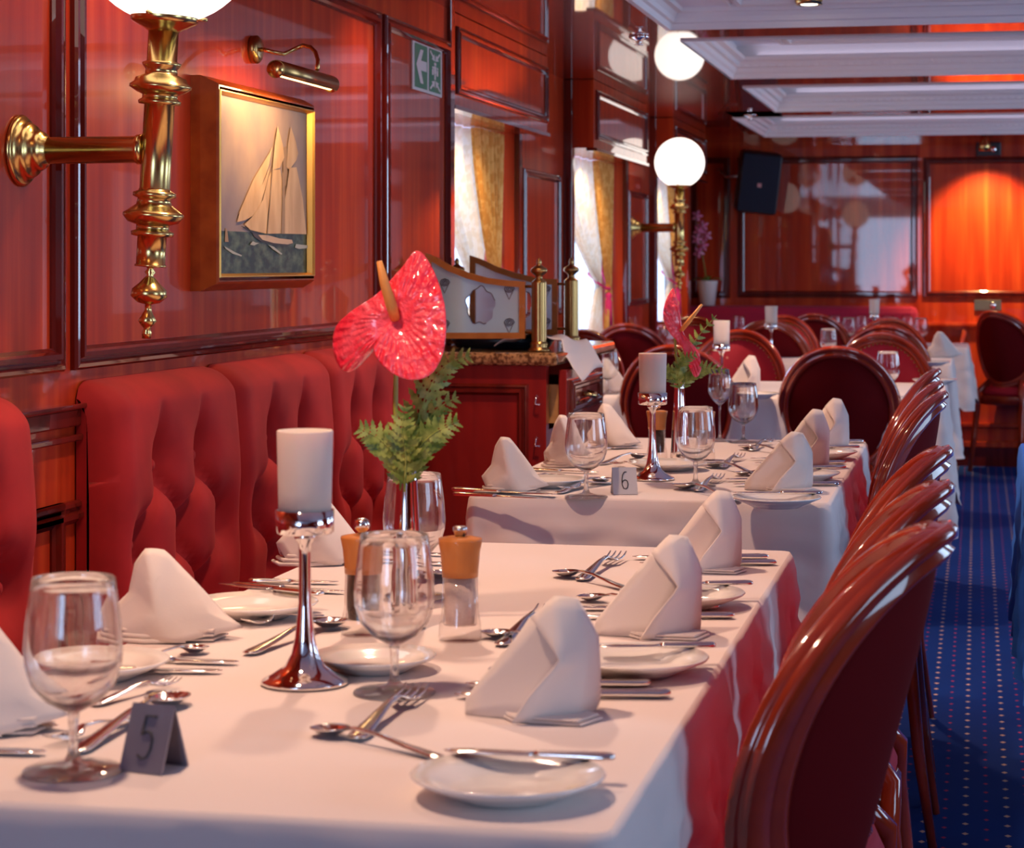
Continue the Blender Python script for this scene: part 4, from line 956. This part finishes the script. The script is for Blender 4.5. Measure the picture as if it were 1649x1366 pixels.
v1 = on(655, 1012); v2 = on(1094, 742, TZ + .006)
place('vase', vase, v1, 'slim chrome vase holding the large anthurium', 'vase', 0, 1.04, 'chrome bud vases')
place('vase', vase, v2, 'slim chrome vase holding the smaller anthurium', 'vase', 0, 0.93, 'chrome bud vases')
GN = 'napkins folded into standing peaks'
def nap(kind, u, v, label, s=1.0, rz=0.0, g=GN):
    mk = napkin_r if kind == 'r' else napkin_l
    return place('nap' + kind, mk, on(u, v), label, 'napkin', TH + rz, s, g)
nap('r', 855, 1158, 'standing napkin on the nearest table closest to the camera, right side', 0.98)
nap('r', 1048, 1026, 'standing napkin in the middle of the right row of the nearest table', (0.98, 0.95, 0.99), 0.12)
nap('r', 1130, 921, 'standing napkin at the far right corner of the nearest table', (0.9, 0.9, 0.96), 0.05)
nap('l', -22, 1178, 'napkin mostly cut off by the left edge of the photo', 1.12)
nap('l', 272, 1030, 'standing napkin before the wide buttoned backrest, left of the candle', (1.25, 1.1, 1.0), 0.0)
nap('l', 520, 908, 'standing napkin half hidden behind the nearest white candle', (1.16, 1.1, 1.05), 0.25)
nap('l', 825, 793, 'standing napkin at the near left corner of table number 6', (1.02, 1, 1.0))
nap('l', 915, 752, 'middle standing napkin on the left side of table number 6', (0.90, 1, 1.06), 0.2)
nap('l', 985, 722, 'far standing napkin on the left side of table number 6, below the drawer', (1.02, 1, 1.0), -0.1)
nap('r', 1255, 791, 'standing napkin behind the near right plate of table number 6', (1.0, .95, 0.95))
nap('r', 1293, 754, 'middle standing napkin on the right side of table number 6', (0.95, .9, 1.05), 0.1)
nap('r', 1328, 722, 'far standing napkin on the right side of table number 6', (0.85, .9, 0.99), -0.1)
GP = 'white side plates'
def pl(u, v, label, s=1.0): return place('plate', plate, (at_z(u, v, TZ + 0.017).x, at_z(u, v, TZ + 0.017).y, TZ + 0.0004), label, 'plate', 0, s, GP)
pl(818, 1250, 'nearest side plate at the front right of table number 5', 1.0)
pl(1020, 1060, 'second side plate along the right of table number 5', 1.0)
pl(1098, 956, 'third side plate along the right of table number 5')
pl(150, 1066, 'side plate seen through the large left goblet')
pl(408, 972, 'side plate with knives left of the nearest candle holder')
pl(1250, 802, 'near right side plate on table number 6')
pl(1288, 762, 'middle right side plate on table number 6')
pl(1322, 728, 'far right side plate on table number 6')
pl(884, 771, 'side plate behind the near left napkin on table number 6', .9)
GK = 'silver cutlery on the set tables'
zp = TZ + 0.019
for k, a, b, lab, z in [
    (KN, (715, 1216), (990, 1228), 'butter knife lying across the nearest side plate', zp),
    (KN, (962, 1047), (1152, 1045), 'butter knife lying across the second right side plate', zp),
    (KN, (1050, 945), (1212, 944), 'butter knife across the third right side plate of the nearest table', zp),
    (KN, (1180, 797), (1324, 797), 'butter knife across the near right plate of table number 6', zp),
    (KN, (1240, 757), (1362, 755), 'butter knife across the middle right plate of table number 6', zp),
    (KN, (1275, 723), (1384, 722), 'butter knife across the far right plate of table number 6', zp),
    (KN, (352, 945), (520, 962), 'butter knife over the plate left of the nearest candle', zp),
    (KN, (748, 1108), (1048, 1107), 'knife passing under the nearest napkin, farther of the pair', TZ),
    (KN, (732, 1126), (1080, 1125), 'knife passing under the nearest napkin, nearer of the pair', TZ),
    (SP, (508, 1182), (712, 1226), 'dessert spoon left of the nearest side plate', TZ),
    (FK, (672, 1122), (572, 1196), 'dessert fork crossing the spoon before the middle goblet', TZ),
    (SP, (786, 1089), (955, 1092), 'spoon whose tip peeps out left of the nearest napkin', TZ),
    (KN, (914, 984), (1158, 983), 'knife by the middle right napkin of the nearest table, farther of the pair', TZ),
    (KN, (938, 998), (1182, 997), 'knife by the middle right napkin of the nearest table, nearer of the pair', TZ),
    (SP, (782, 1026), (948, 1056), 'dessert spoon right of the salt mill', TZ),
    (FK, (882, 990), (806, 1044), 'dessert fork crossing the spoon right of the salt mill', TZ),
    (SP, (932, 968), (1100, 984), 'spoon tip showing behind the middle right napkin', TZ),
    (SP, (898, 928), (1020, 955), 'dessert spoon with bowl alone on the open far cloth of table number 5', TZ),
    (FK, (996, 902), (935, 938), 'dessert fork crossing the far spoon of table number 5', TZ),
    (KN, (1018, 902), (1237, 902), 'knife at the far right corner of table number 5, farther of the pair', TZ),
    (KN, (1030, 912), (1250, 911), 'knife at the far right corner of table number 5, nearer of the pair', TZ),
    (KN, (385, 1072), (190, 1066), 'long knife below the left napkin, farther of the pair', TZ),
    (KN, (358, 1086), (150, 1084), 'knife below the left napkin, nearer of the pair', TZ),
    (SP, (328, 1050), (195, 1082), 'spoon lying by the left napkin of the nearest table', TZ),
    (FK, (282, 1106), (150, 1140), 'fork pointing away behind table number 5', TZ),
    (SP, (288, 1130), (120, 1218), 'large spoon just behind table number 5', TZ),
    (FK, (80, 1205), (230, 1160), 'fork crossing the large spoon, left of table number 5', TZ),
    (KN, (95, 1176), (-120, 1170), 'knife at the left edge of the photo, farther of two', TZ),
    (KN, (75, 1218), (-140, 1212), 'knife at the left edge of the photo, nearer of two', TZ),
    (SP, (547, 1008), (398, 1058), 'spoon with bowl right of the nearest candle stem', TZ),
    (FK, (395, 1012), (520, 995), 'fork crossing behind the nearest candle stem', TZ),
    (KN, (555, 958), (372, 946), 'long knife behind the nearest candle stem', TZ),
    (KN, (545, 942), (400, 940), 'knife under the napkin hidden by the nearest candle', TZ),
    (SP, (718, 930), (640, 972), 'spoon seen through the goblet behind the large anthurium vase', TZ),
    (KN, (720, 897), (590, 893), 'knife seen through the goblet beside the large vase, farther one', TZ),
    (KN, (726, 912), (596, 908), 'knife seen through the goblet beside the large vase, nearer one', TZ),
    (KN, (898, 801), (728, 792), 'knife at the near left corner of table number 6, farther one', TZ),
    (KN, (880, 807), (730, 799), 'knife at the near left corner of table number 6, nearer one', TZ),
    (SP, (976, 777), (885, 800), 'spoon between the left goblet and table number 6', TZ),
    (FK, (905, 793), (985, 780), 'fork seen through the left goblet of table number 6', TZ),
    (SP, (905, 770), (820, 780), 'spoon behind the near left napkin of table number 6', TZ),
    (KN, (965, 764), (850, 759), 'knife behind the left goblet of table number 6', TZ),
    (FK, (985, 750), (1045, 757), 'fork left of the smaller candle holder', TZ),
    (SP, (1036, 738), (965, 750), 'spoon left of the smaller candle holder stem', TZ),
    (SP, (1022, 716), (955, 727), 'spoon below the far left napkin of table number 6', TZ),
    (KN, (1035, 722), (940, 727), 'knife below the far left napkin of table number 6', TZ),
    (SP, (1092, 787), (1205, 812), 'dessert spoon in front of the right goblet on table number 6', TZ),
    (FK, (1158, 773), (1112, 800), 'dessert fork in front of the right goblet on table number 6', TZ),
    (KN, (1168, 776), (1340, 774), 'knife under the near right napkin of table number 6, farther one', TZ),
    (KN, (1180, 784), (1352, 783), 'knife under the near right napkin of table number 6, nearer one', TZ),
    (SP, (1183, 766), (1290, 772), 'spoon tip left of the near right napkin of table number 6', TZ),
    (SP, (1142, 752), (1238, 772), 'dessert spoon right of the right goblet on table number 6', TZ),
    (FK, (1192, 739), (1152, 761), 'dessert fork beside the spoon right of the salt mill on table number 6', TZ),
    (KN, (1208, 742), (1358, 741), 'knife under the middle right napkin of table number 6, farther one', TZ),
    (KN, (1215, 749), (1362, 748), 'knife under the middle right napkin of table number 6, nearer one', TZ),
    (SP, (1195, 724), (1282, 736), 'dessert spoon at the foot of the round far goblet', TZ),
    (FK, (1240, 714), (1205, 730), 'dessert fork at the far end of table number 6', TZ),
    (KN, (1250, 715), (1392, 714), 'knife at the far right corner of table number 6', TZ),
]: cut(k, a, b, lab, z, GK)

# ------------------------------------------------------------------ table numbers
def number_card(u, v, w, h, rz, digit, label, mat):
    p = on(u, v); t = root('table_number', p, label, 'table number', 'metal table number tents', rz)
    d = 0.042 * h / 0.055; th = 0.0022
    V = [(-w / 2, -d / 2, 0), (w / 2, -d / 2, 0), (w / 2, 0, h), (-w / 2, 0, h), (w / 2, d / 2, 0), (-w / 2, d / 2, 0)]
    m = MB(); m.add(V, [(0, 1, 2, 3), (3, 2, 4, 5)]); m.build('tent', mat, t, solid=th)
    D = {'5': [[(0.32, .80), (-.22, .80), (-.27, .12), (-.05, .26), (.18, .22), (.31, .02), (.31, -.35), (.18, -.62), (-.05, -.70), (-.30, -.58)]],
         '6': [[(.22, .80), (-.02, .80), (-.22, .55), (-.32, .10), (-.32, -.35), (-.18, -.66), (.05, -.72), (.26, -.58), (.33, -.30), (.26, -.02), (.05, .10), (-.18, .02), (-.30, -.18)]]}[digit]
    sl = math.atan2(d / 2, h); m = MB()
    for st in D: m.tube([((x * 0.36) * h, -d / 2 + (0.5 + z * 0.42) * d / 2 - th * 0.75, (0.5 + z * 0.42) * h + .0004) for x, z in st], h * 0.022, 6)
    m.build('digit', pm('digit_ink_' + digit, (0.04, 0.04, 0.05), rough=0.5), t)
    return t
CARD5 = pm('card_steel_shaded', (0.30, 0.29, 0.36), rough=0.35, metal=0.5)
CARD6 = pm('card_white', (0.74, 0.72, 0.71), rough=0.35, metal=0.3)
number_card(248, 1238, 0.0445, 0.056, -0.42 + TH, '5', 'small metal tent card with the number 5 at lower left', CARD5)
number_card(1005, 795, 0.048, 0.050, 0.10 + TH, '6', 'small white metal tent card with the number 6', CARD6)

# ------------------------------------------------------------------ flowers
def px_local(base, u, v, uc, vc, sc, dy):   # pixel offsets -> local, across the view
    q = RIGHT * ((u - uc) / sc) + UP * ((vc - v) / sc) - FWD * dy; return q
def fern(m, pts, leaf=0.03, n=16, normal=None):
    """frond along pts with toothed leaflets"""
    P_ = [Vector(p) for p in pts]
    def ev(t):
        t *= len(P_) - 1; i = min(int(t), len(P_) - 2); f = t - i
        a = P_[max(i - 1, 0)]; b = P_[i]; c = P_[i + 1]; d = P_[min(i + 2, len(P_) - 1)]
        return 0.5 * ((2 * b) + (c - a) * f + (2 * a - 5 * b + 4 * c - d) * f * f + (3 * b - a - 3 * c + d) * f ** 3)
    m.tube([ev(i / 12) for i in range(13)], [0.0014 - 0.0008 * i / 12 for i in range(13)], 6)
    nrm = Vector(normal) if normal is not None else -FWD
    for i in range(n):
        t = 0.12 + 0.88 * i / n; p = ev(t); tg = (ev(min(1, t + 0.02)) - ev(t - 0.02)).normalized()
        sd = tg.cross(nrm).normalized(); L_ = leaf * (1.05 - t) ** 0.55 * (0.55 + 0.45 * min(1, i / 3))
        for s_ in (-1, 1):
            dr = (sd * s_ + tg * 0.75 + nrm * random.uniform(-.35, .35)).normalized(); up = dr.cross(nrm).normalized()
            k = 9; top = []; bot = []
            for j in range(k + 1):
                q = j / k; w = L_ * 0.27 * (1 - q) ** 0.7 * (1.15 if j % 2 else 0.65) * min(1, 0.4 + q * 4); c = p + dr * (L_ * q) - nrm * (0.15 * L_ * q * q)
                top.append(c + up * w); bot.append(c - up * w)
            m.add(top + bot, [(j, j + 1, k + 2 + j, k + 1 + j) for j in range(k)], False)
    e = ev(1.0); return m
def spathe(t, C, sc, uc, vc, base_uv, outline, depth, sinus, mat=SPATHE, name='spathe'):
    """outline px offsets (x right, y up) around centre C, with forward bulges"""
    m = MB(); n = len(outline) * 10; R = 26; vs = [C]; O = []
    L_ = len(outline)
    def cr(a, b, c, d, f): return 0.5 * ((2 * b) + (c - a) * f + (2 * a - 5 * b + 4 * c - d) * f * f + (3 * b - a - 3 * c + d) * f ** 3)
    for i in range(n):
        tt = i / 10; k = int(tt); f = tt - k; g = [outline[(k + q - 1) % L_] for q in range(4)]; O.append([cr(g[0][c], g[1][c], g[2][c], g[3][c], f) for c in range(3)])
    for j in range(1, R + 1):
        q = j / R
        for i in range(n):
            x, y, d = O[i]; rr = 1 + 0
            dep = d * q ** 1.6 + 0.010 * math.sin(PI * q) * depth + 0.0030 * (noise.noise(Vector((x * .075 * q, y * .075 * q, 3.1))) + 0.6 * math.sin(i * 1.25) * math.sin(q * 9)) * min(1, max(0, q - .25) * 2.5)
            vs.append(C + (RIGHT * x + UP * y) / sc * q - FWD * dep)
    fs = [(0, 1 + i, 1 + (i + 1) % n) for i in range(n)]
    for j in range(1, R):
        for i in range(n): k = (i + 1) % n; fs.append((1 + (j - 1) * n + i, 1 + j * n + i, 1 + j * n + k, 1 + (j - 1) * n + k))
    m.add(vs, fs, True); return m.build(name, mat, t, solid=0.0012, fix=True)
def anthurium(base, label, sc, uc, vc):
    t = root('anthurium', base, label, 'flower', 'red anthuriums in chrome vases'); return t
# large one
sc1 = F / depth(Vector(v1)); B1 = Vector(v1)
mouth = B1 + Vector((0, 0, 0.186))
t = root('anthurium', mouth, 'large red anthurium bloom with fern leaves in the near vase', 'flower', 'red anthuriums')
def loc1(u, v, d=0.0): 
    mu = CX + F * ((mouth.x * CT + mouth.y * ST) / depth(mouth)); mv = HV - F * (mouth.z - CAMZ) / depth(mouth)
    return RIGHT * ((u - mu) / sc1) + UP * ((mv - v) / sc1) - FWD * d
C1 = loc1(637, 512, 0.01)
MB().tube([loc1(652, 820), loc1(640, 740, .003), loc1(637, 660, .0), loc1(637, 580, -.01), C1 + FWD * 0.004], [0.0035, 0.0035, 0.0032, 0.003, 0.003], 10).build('stem', STEM, t)
ol = [(35, 108, -.01), (8, 78, -.008), (-30, 38, -.01), (-72, 10, -.02), (-97, -14, -.03), (-103, -45, -.03), (-92, -78, -.02), (-72, -86, -.015), (-44, -62, -.02), (-18, -26, -.02), (-33, -46, .012), (-22, -70, .024), (4, -90, .032), (34, -97, .036), (62, -85, .038), (79, -52, .036), (83, -10, .03), (78, 32, .018), (60, 80, .002)]
spathe(t, C1, sc1, 0, 0, None, ol, 1.0, None)
MB().tube([C1 - FWD * 0.004, loc1(632, 490, .03), loc1(622, 455, .038), loc1(614, 421, .042)], [0.0062, 0.0072, 0.0060, 0.0036], 14).build('spadix', SPADIX, t)
def frond(t, pts, leaf, n, parent_name='fern_frond'):
    m = MB(); fern(m, pts, leaf, n); return m.build(parent_name, LEAF, t, fix=False)
frond(t, [loc1(650, 790, 0), loc1(662, 715, .0), loc1(685, 640, -.01), loc1(715, 590, -.02), loc1(758, 574, -.03)], 0.042, 14)
frond(t, [loc1(646, 790, .01), loc1(640, 740, .02), loc1(615, 705, .03), loc1(580, 686, .03)], 0.040, 11)
frond(t, [loc1(654, 790, .01), loc1(668, 730, .02), loc1(700, 695, .03), loc1(740, 674, .035)], 0.040, 11)
frond(t, [loc1(652, 790, .015), loc1(655, 730, .03), loc1(650, 690, .04), loc1(655, 650, .04)], 0.036, 10)
frond(t, [loc1(652, 790, .0), loc1(672, 735, .0), loc1(695, 668, -.005), loc1(738, 640, -.01)], 0.036, 11)
# smaller one
B2 = Vector(v2); sc2 = F / depth(B2); mouth = B2 + Vector((0, 0, 0.172))
t = root('anthurium', mouth, 'smaller red anthurium seen edge on, in the vase on table number 6', 'flower', 'red anthuriums')
def loc2(u, v, d=0.0):
    mu = CX + F * ((mouth.x * CT + mouth.y * ST) / depth(mouth)); mv = HV - F * (mouth.z - CAMZ) / depth(mouth)
    return RIGHT * ((u - mu) / sc2) + UP * ((mv - v) / sc2) - FWD * d
C2 = loc2(1095, 533, 0.0)
MB().tube([loc2(1094, 640), loc2(1091, 600), loc2(1088, 565), loc2(1087, 540), C2], 0.0028, 8).build('stem', STEM, t)
spathe(t, C2, sc2, 0, 0, None, [(-11, 68, -.02), (-25, 42, 0), (-27, 20, .01), (-18, -2, .01), (0, -22, .01), (8, -42, .02), (18, -68, .03), (26, -73, .03), (33, -58, .02), (28, -32, .01), (12, -14, 0), (4, 4, -.005), (0, 30, -.01), (-4, 52, -.02)], 0.6, None)
MB().tube([C2 + RIGHT * .002, loc2(1108, 518, .01), loc2(1130, 490, .012)], [0.005, 0.0055, 0.003], 10).build('spadix', SPADIX, t)
frond(t, [loc2(1096, 630, 0), loc2(1100, 590, -.01), loc2(1120, 550, -.02), loc2(1156, 508, -.03)], 0.040, 12)
frond(t, [loc2(1096, 630, 0), loc2(1112, 605, .01), loc2(1135, 592, .02), loc2(1168, 597, .02)], 0.034, 12)
frond(t, [loc2(1094, 630, 0), loc2(1080, 605, .01), loc2(1065, 594, .01), loc2(1042, 577, .01)], 0.032, 11)
frond(t, [loc2(1094, 630, 0.01), loc2(1090, 605, .03), loc2(1100, 580, .03), loc2(1120, 570, .03)], 0.032, 10)

# ------------------------------------------------------------------ cabinet with glass screens
cy0 = at_x(882, 600, -1.10).y
cx1 = at_y(882, 600, cy0).x; cy1 = at_x(972, 600, cx1).y; ctop = at_y(882, 568, cy0).z
CW = cx1 - XA - 0.03
t = root('buffet_cabinet', (XA + 0.026, cy0, 0), 'dark red wooden buffet cabinet with granite top and open drawer', 'cabinet')
CZ = ctop - 0.035
dz0, dz1 = at_x(930, 672, cx1).z, CZ - 0.012
mb = MB(); CD = cy1 - cy0
mb.box((0, 0, 0.08), (CW, CD, dz0 - 0.005)); mb.box((0, 0, dz0 - 0.005), (CW, 0.035, CZ)); mb.box((0, CD - 0.03, dz0 - 0.005), (CW, CD, CZ)); mb.box((0, 0.035, dz0 - 0.005), (0.04, CD - 0.03, CZ))
mb.box((0.02, 0.02, 0), (CW - 0.03, CD - 0.02, 0.08))
mb.build('body', MAHOG_C, t)
MB().box((-0.0, -0.025, CZ + 0.001), (CW + 0.035, CD + 0.03, CZ + 0.035)).build('granite_top', GRANITE, t, bevel=0.010)
m = MB()
fx0 = 0.02; fx1 = at_y(845, 650, cy0).x - (XA + 0.026)
m.frame((0, 0, 0), (1, 0, 0), (0, 0, 1), (0, -1, 0), fx0, fx1 + 0.01, 0.16, at_y(800, 618, cy0).z, PROFS)
m.build('front_moulding', MAHOG_D, t)
# open drawer on the aisle side
px = 0.045; d0 = 0.05; d1 = at_x(969, 600, XA + 0.026 + CW + px).y - cy0
dr = MB().box((CW + px - 0.022, d0, dz0), (CW + px, d1, dz1)); dro = dr.build('drawer', MAHOG_C, t, bevel=0.003)
m = MB().frame((CW + px, 0, 0), (0, 1, 0), (0, 0, 1), (1, 0, 0), d0 + 0.04, d1 - 0.04, dz0 + 0.03, dz1 - 0.03, PROFS); m.build('moulding', MAHOG_D, dro)
m = MB(); m.box((CW - 0.2, d0 + 0.01, dz0 + 0.01), (CW + px - 0.023, d0 + 0.024, dz1 - 0.04)); d1_ = min(d1, CD - 0.04); m.box((CW - 0.2, d1_ - 0.024, dz0 + 0.01), (CW + px - 0.023, d1_ - 0.01, dz1 - 0.04)); m.box((CW - 0.2, d0 + 0.024, dz0 + 0.01), (CW + px - 0.023, d1_ - 0.024, dz0 + 0.016)); m.build('drawer_box', OAK, dro)
ym = (d0 + d1) / 2; zm = (dz0 + dz1) / 2
MB().tube([(CW + px, ym - 0.045, zm), (CW + px + 0.022, ym - 0.04, zm - .004), (CW + px + 0.028, ym, zm - 0.008), (CW + px + 0.022, ym + 0.04, zm - .004), (CW + px, ym + 0.045, zm)], [0.006, 0.005, 0.008, 0.005, 0.006], 10).build('handle', BRASS, dro)
for vv in (645, 712):
    p = at_y(863, vv, cy0); MB().tube([(p.x - XA - 0.026, -0.0, p.z + 0.012), (p.x - XA - 0.024, -0.012, p.z + 0.006), (p.x - XA - 0.026, -0.014, p.z - 0.010), (p.x - XA - 0.012, -0.016, p.z - 0.010)], 0.0028, 8).build('hook', CHROME, t)
def screen(yy, uL, uR, label, vtop, uf0, uf1, curve, vbot, etch):
    """two brass posts joined by a framed frosted glass panel"""
    zt_ = ctop; bx = at_y(uR, 560, yy).x
    t = root('glass_screen', (0, yy, zt_ + 0.001), label, 'glass screen', 'etched glass buffet screens')
    H = at_y(uR, vtop, yy).z - zt_; k = H / 0.30
    post = [(0, 0), (0.036, 0), (0.037, 0.004), (0.031, 0.009), (0.028, 0.014), (0.030, 0.020), (0.029, 0.026), (0.0245, 0.030), (0.0245, 0.032), (0.0245, 0.218), (0.0245, 0.220), (0.021, 0.224), (0.012, 0.230), (0.011, 0.240), (0.016, 0.244), (0.026, 0.252), (0.0275, 0.258), (0.024, 0.265), (0.013, 0.271), (0.007, 0.277), (0.009, 0.284), (0.006, 0.293), (0, 0.300)]
    for u in (uL, uR):
        x = at_y(u, 560, yy).x
        MB().lathe([(r * k, z * k) for r, z in post], 32, c=(x, 0, 0)).build('post', BRASS_D, t)
    def q(u, v): p = at_y(u, v, yy); return Vector((p.x, 0, p.z - zt_))
    top = [q(u, v) for u, v in curve]; b0 = q(uf0, vbot); b1 = q(uf1, vbot)
    loop = [b0, b1] + top[::-1]; n = len(loop); cen = sum(loop, Vector()) / n
    w = 0.016; inn = []
    for i in range(n):
        a = loop[i - 1]; b = loop[i]; c = loop[(i + 1) % n]; e1 = (b - a).normalized(); e2 = (c - b).normalized()
        n1 = Vector((-e1.z, 0, e1.x)); n2 = Vector((-e2.z, 0, e2.x)); nn = (n1 + n2); nn = nn / max(0.5, nn.length ** 2 / 2); inn.append(b + nn * w)
    m = MB(); vs = []
    for dy in (-0.007, 0.007): vs += [p + Vector((0, dy, 0)) for p in loop]; vs += [p + Vector((0, dy, 0)) for p in inn]
    fs = []
    for i in range(n):
        j = (i + 1) % n; fs += [(i, j, n + j, n + i), (2 * n + i, 3 * n + i, 3 * n + j, 2 * n + j), (i, 2 * n + i, 2 * n + j, j), (n + i, n + j, 3 * n + j, 3 * n + i)]
    m.add(vs, fs); m.build('frame', wood('screen_frame_wood', (0.36, 0.13, 0.03), (0.50, 0.20, 0.05), scale=(20, 20, 20), coat=0.4), t)
    # frosted sheet with a clear shell-shaped window
    cc = q(*etch[0]); R_ = 26; hole = []
    rx, rz = etch[1] / (F / yy), etch[2] / (F / yy)
    K = 48
    for i in range(K):
        a = 2 * PI * i / K; wob = 1 + 0.07 * math.sin(5 * a) + 0.05 * math.sin(9 * a + 1); hole.append(cc + Vector((rx * math.cos(a) * wob, 0, rz * math.sin(a) * wob)))
    def edge(a):   # ray from cc to the inner loop
        d = Vector((math.cos(a), 0, math.sin(a))); best = 9
        for i in range(n):
            p, r = inn[i], inn[(i + 1) % n]; e = r - p; den = d.x * e.z - d.z * e.x
            if abs(den) < 1e-9: continue
            w_ = p - cc; tt = (w_.x * e.z - w_.z * e.x) / den; uu = (w_.x * d.z - w_.z * d.x) / den
            if tt > 0 and -0.001 <= uu <= 1.001: best = min(best, tt)
        return cc + d * best
    angs = sorted([2 * PI * i / K for i in range(K)] + [math.atan2((p - cc).z, (p - cc).x) % (2 * PI) for p in inn])
    vs = []; fs = []
    for a in angs:
        wob = 1 + 0.07 * math.sin(5 * a) + 0.05 * math.sin(9 * a + 1); vs += [cc + Vector((rx * math.cos(a) * wob, 0, rz * math.sin(a) * wob)), edge(a)]
    K2 = len(angs); fs = [(2 * i, 2 * i + 1, (2 * i + 3) % (2 * K2), (2 * i + 2) % (2 * K2)) for i in range(K2)]
    MB().add(vs, fs).build('frosted_glass', FROST, t)
    MB().poly([v for v in vs[0::2]]).build('clear_glass', CLEARG, t)
    m = MB()
    m.tube([v - Vector((0, .0015, 0)) for v in hole[2:40]], 0.0012, 5)
    for (u, v, r_) in etch[3]:
        p0 = q(u, v); r_ = r_ / (F / yy)
        m.tube([p0 + Vector((r_ * (1 - s / 26) * math.cos(s * .75), -0.0015, r_ * (1 - s / 26) * 0.8 * math.sin(s * .75))) for s in range(24)], 0.0013, 5)
        m.tube([p0 + Vector((-r_ * .9, -0.0015, 0)), p0 + Vector((0, -0.0015, -r_ * 1.9)), p0 + Vector((r_ * .9, -0.0015, 0))], 0.0012, 5)
    m.build('etching', ETCH, t)
    xr = at_y(uR, 560, yy).x
    for v in (curve[-1][1] + 8, vbot - 10):
        p = q(uf1, v); MB().tube([p, Vector((xr, 0, p.z))], 0.004, 8).build('pin', BRASS_D, t)
        p = q(uf0, v - 10); MB().tube([p, Vector((at_y(uL, 560, yy).x, 0, p.z))], 0.004, 8).build('pin', BRASS_D, t)
    return t
yy1 = cy0 + 0.07
screen(yy1, 664, 868, 'near etched glass screen with brass posts on the buffet cabinet', 415, 686, 846, [(686, 408), (705, 416), (725, 428), (755, 440), (785, 448), (815, 452), (846, 454)], 546, ((774, 493), 24, 30, [(820, 466, 9), (820, 520, 9), (716, 456, 9), (716, 522, 9)]))
yy2 = at_x(920, 560, at_y(868, 560, yy1).x).y
screen(yy2, 736, 920, 'rear etched glass screen with brass posts on the buffet cabinet', 415, 757, 898, [(757, 412), (775, 418), (800, 430), (830, 440), (860, 447), (880, 450), (898, 450)], 540, ((838, 490), 20, 26, [(880, 466, 7), (880, 518, 7)]))
# folded cloth over the cabinet corner, dark tray below the screens
t = root('draped_cloth', (0, 0, 0), 'crumpled grey white cloth draped over the cabinet corner by the brass posts', 'cloth')
yc = cy0 + 0.22
def cl(a, b):
    u = 878 + 84 * a; base = at_y(u, 560, yc)
    zt_ = ctop + 0.012 + 0.035 * math.sin(PI * min(1, a * 1.1)) * (1 - b * .6) + 0.006 * math.sin(a * 17 + b * 6)
    x = XA + 0.026 + CW - 0.16 + 0.24 * a; y = yc - 0.13 + 0.33 * b
    over = max(0, x - (XA + 0.026 + CW + 0.035)) ; z = zt_ - over * 1.4 - (0.10 * max(0, 0.6 - abs(a - 0.62)) * (1 - b) if x > XA + .026 + CW + .03 else 0)
    return (x, y, z)
MB().grid(cl, 30, 30).build('fabric', NAPK, t, solid=0.003)
xm = (at_y(700, 560, yy1).x + at_y(860, 560, yy1).x) / 2
t = root('serving_tray', (xm + 0.0, (yy1 + yy2) / 2, ctop + 0.002), 'low dark serving tray behind the near glass screen', 'tray')
MB().lathe([(0, 0), (0.13, 0), (0.15, 0.030), (0.146, 0.031), (0.127, 0.005), (0, 0.005)], 36).build('dish', BLACK, t)

# ------------------------------------------------------------------ far table settings
def far_on(u, vrim, dep, h=0.166):   # rim pixel at a given depth -> base on the table
    p = at_d(u, vrim, dep); return (p.x, p.y, TZ + 0.0004)
def far_g(u, v, label, s=0.93):
    # rim height on table: depth from the rim pixel
    z = TZ + 0.166 * s; p = at_z(u, v, z); y = min((q for q in (T3, T4, T5)), key=lambda q: max(q[2] + .08 - p.y, p.y - q[3] + .08, 0)); y = min(max(p.y, y[2] + .08), y[3] - .08); p = at_y(u, v, y); return place('goblet', goblet, (p.x, p.y, TZ + 0.0004), label, 'glass', 0, s, GG)
def far_c(u, v, label, s=0.97):
    z = TZ + 0.262 * s; p = at_z(u, v, z); y = min((q for q in (T3, T4, T5)), key=lambda q: max(q[2] + .08 - p.y, p.y - q[3] + .08, 0)); y = min(max(p.y, y[2] + .08), y[3] - .08); p = at_y(u, v, y); return place('candle', candle, (p.x, p.y, TZ + 0.0004), label, 'candle holder', 0, s, GC)
far_c(1162, 519, 'candle holder with bluish cylinder before the crimson chair')
far_c(1242, 496, 'small pale blue candle cylinder above the dark chair backs')
far_c(1408, 484, 'smallest candle cylinder, nearest the far wall')
for u, v, lab in ((1040, 507, 'far glass above the dark orange rimmed chair back'), (1072, 534, 'far glass left of the smaller anthurium'), (1190, 509, 'far glass between two pale candle cylinders'),
    (978, 566, 'goblet on the far table right of the open drawer'), (1326, 495, 'leftmost glass of the row on the farthest table'), (1344, 495, 'second glass from the left on the farthest table'),
    (1387, 497, 'farthest glass just left of the smallest candle'), (1430, 493, 'farthest glass just right of the smallest candle'), (1461, 495, 'rightmost glass on the farthest table'),
    (1367, 512, 'left glass of the second farthest table'), (1437, 512, 'middle glass of the second farthest table'), (1483, 514, 'right glass of the second farthest table beside the standing napkin'),
    (1334, 536, 'left glass above the big dark chair back'), (1402, 538, 'glass in front of the crimson studded chair'), (1430, 568, 'nearer glass at the right shoulder of the big dark chair back')):
    far_g(u, v, lab)
nap('l', 1520, 576, 'white napkin standing before the far right chair', (1.35, 1.1, 1.15))
nap('r', 1196, 636, 'bluish napkin on the far table behind the tall wine glass', (0.9, .9, 1.1))
nap('l', 983, 632, 'bluish napkin on the far table beside the open drawer', (1.1, 1, 1.1))
for u, v, lab in ((1215, 634, 'side plate on the far table between the two dark chair backs'), (1505, 612, 'side plate near the pointed corner of the far tablecloth'), (1500, 583, 'side plate below the far standing napkin')): pl(u, v, lab)
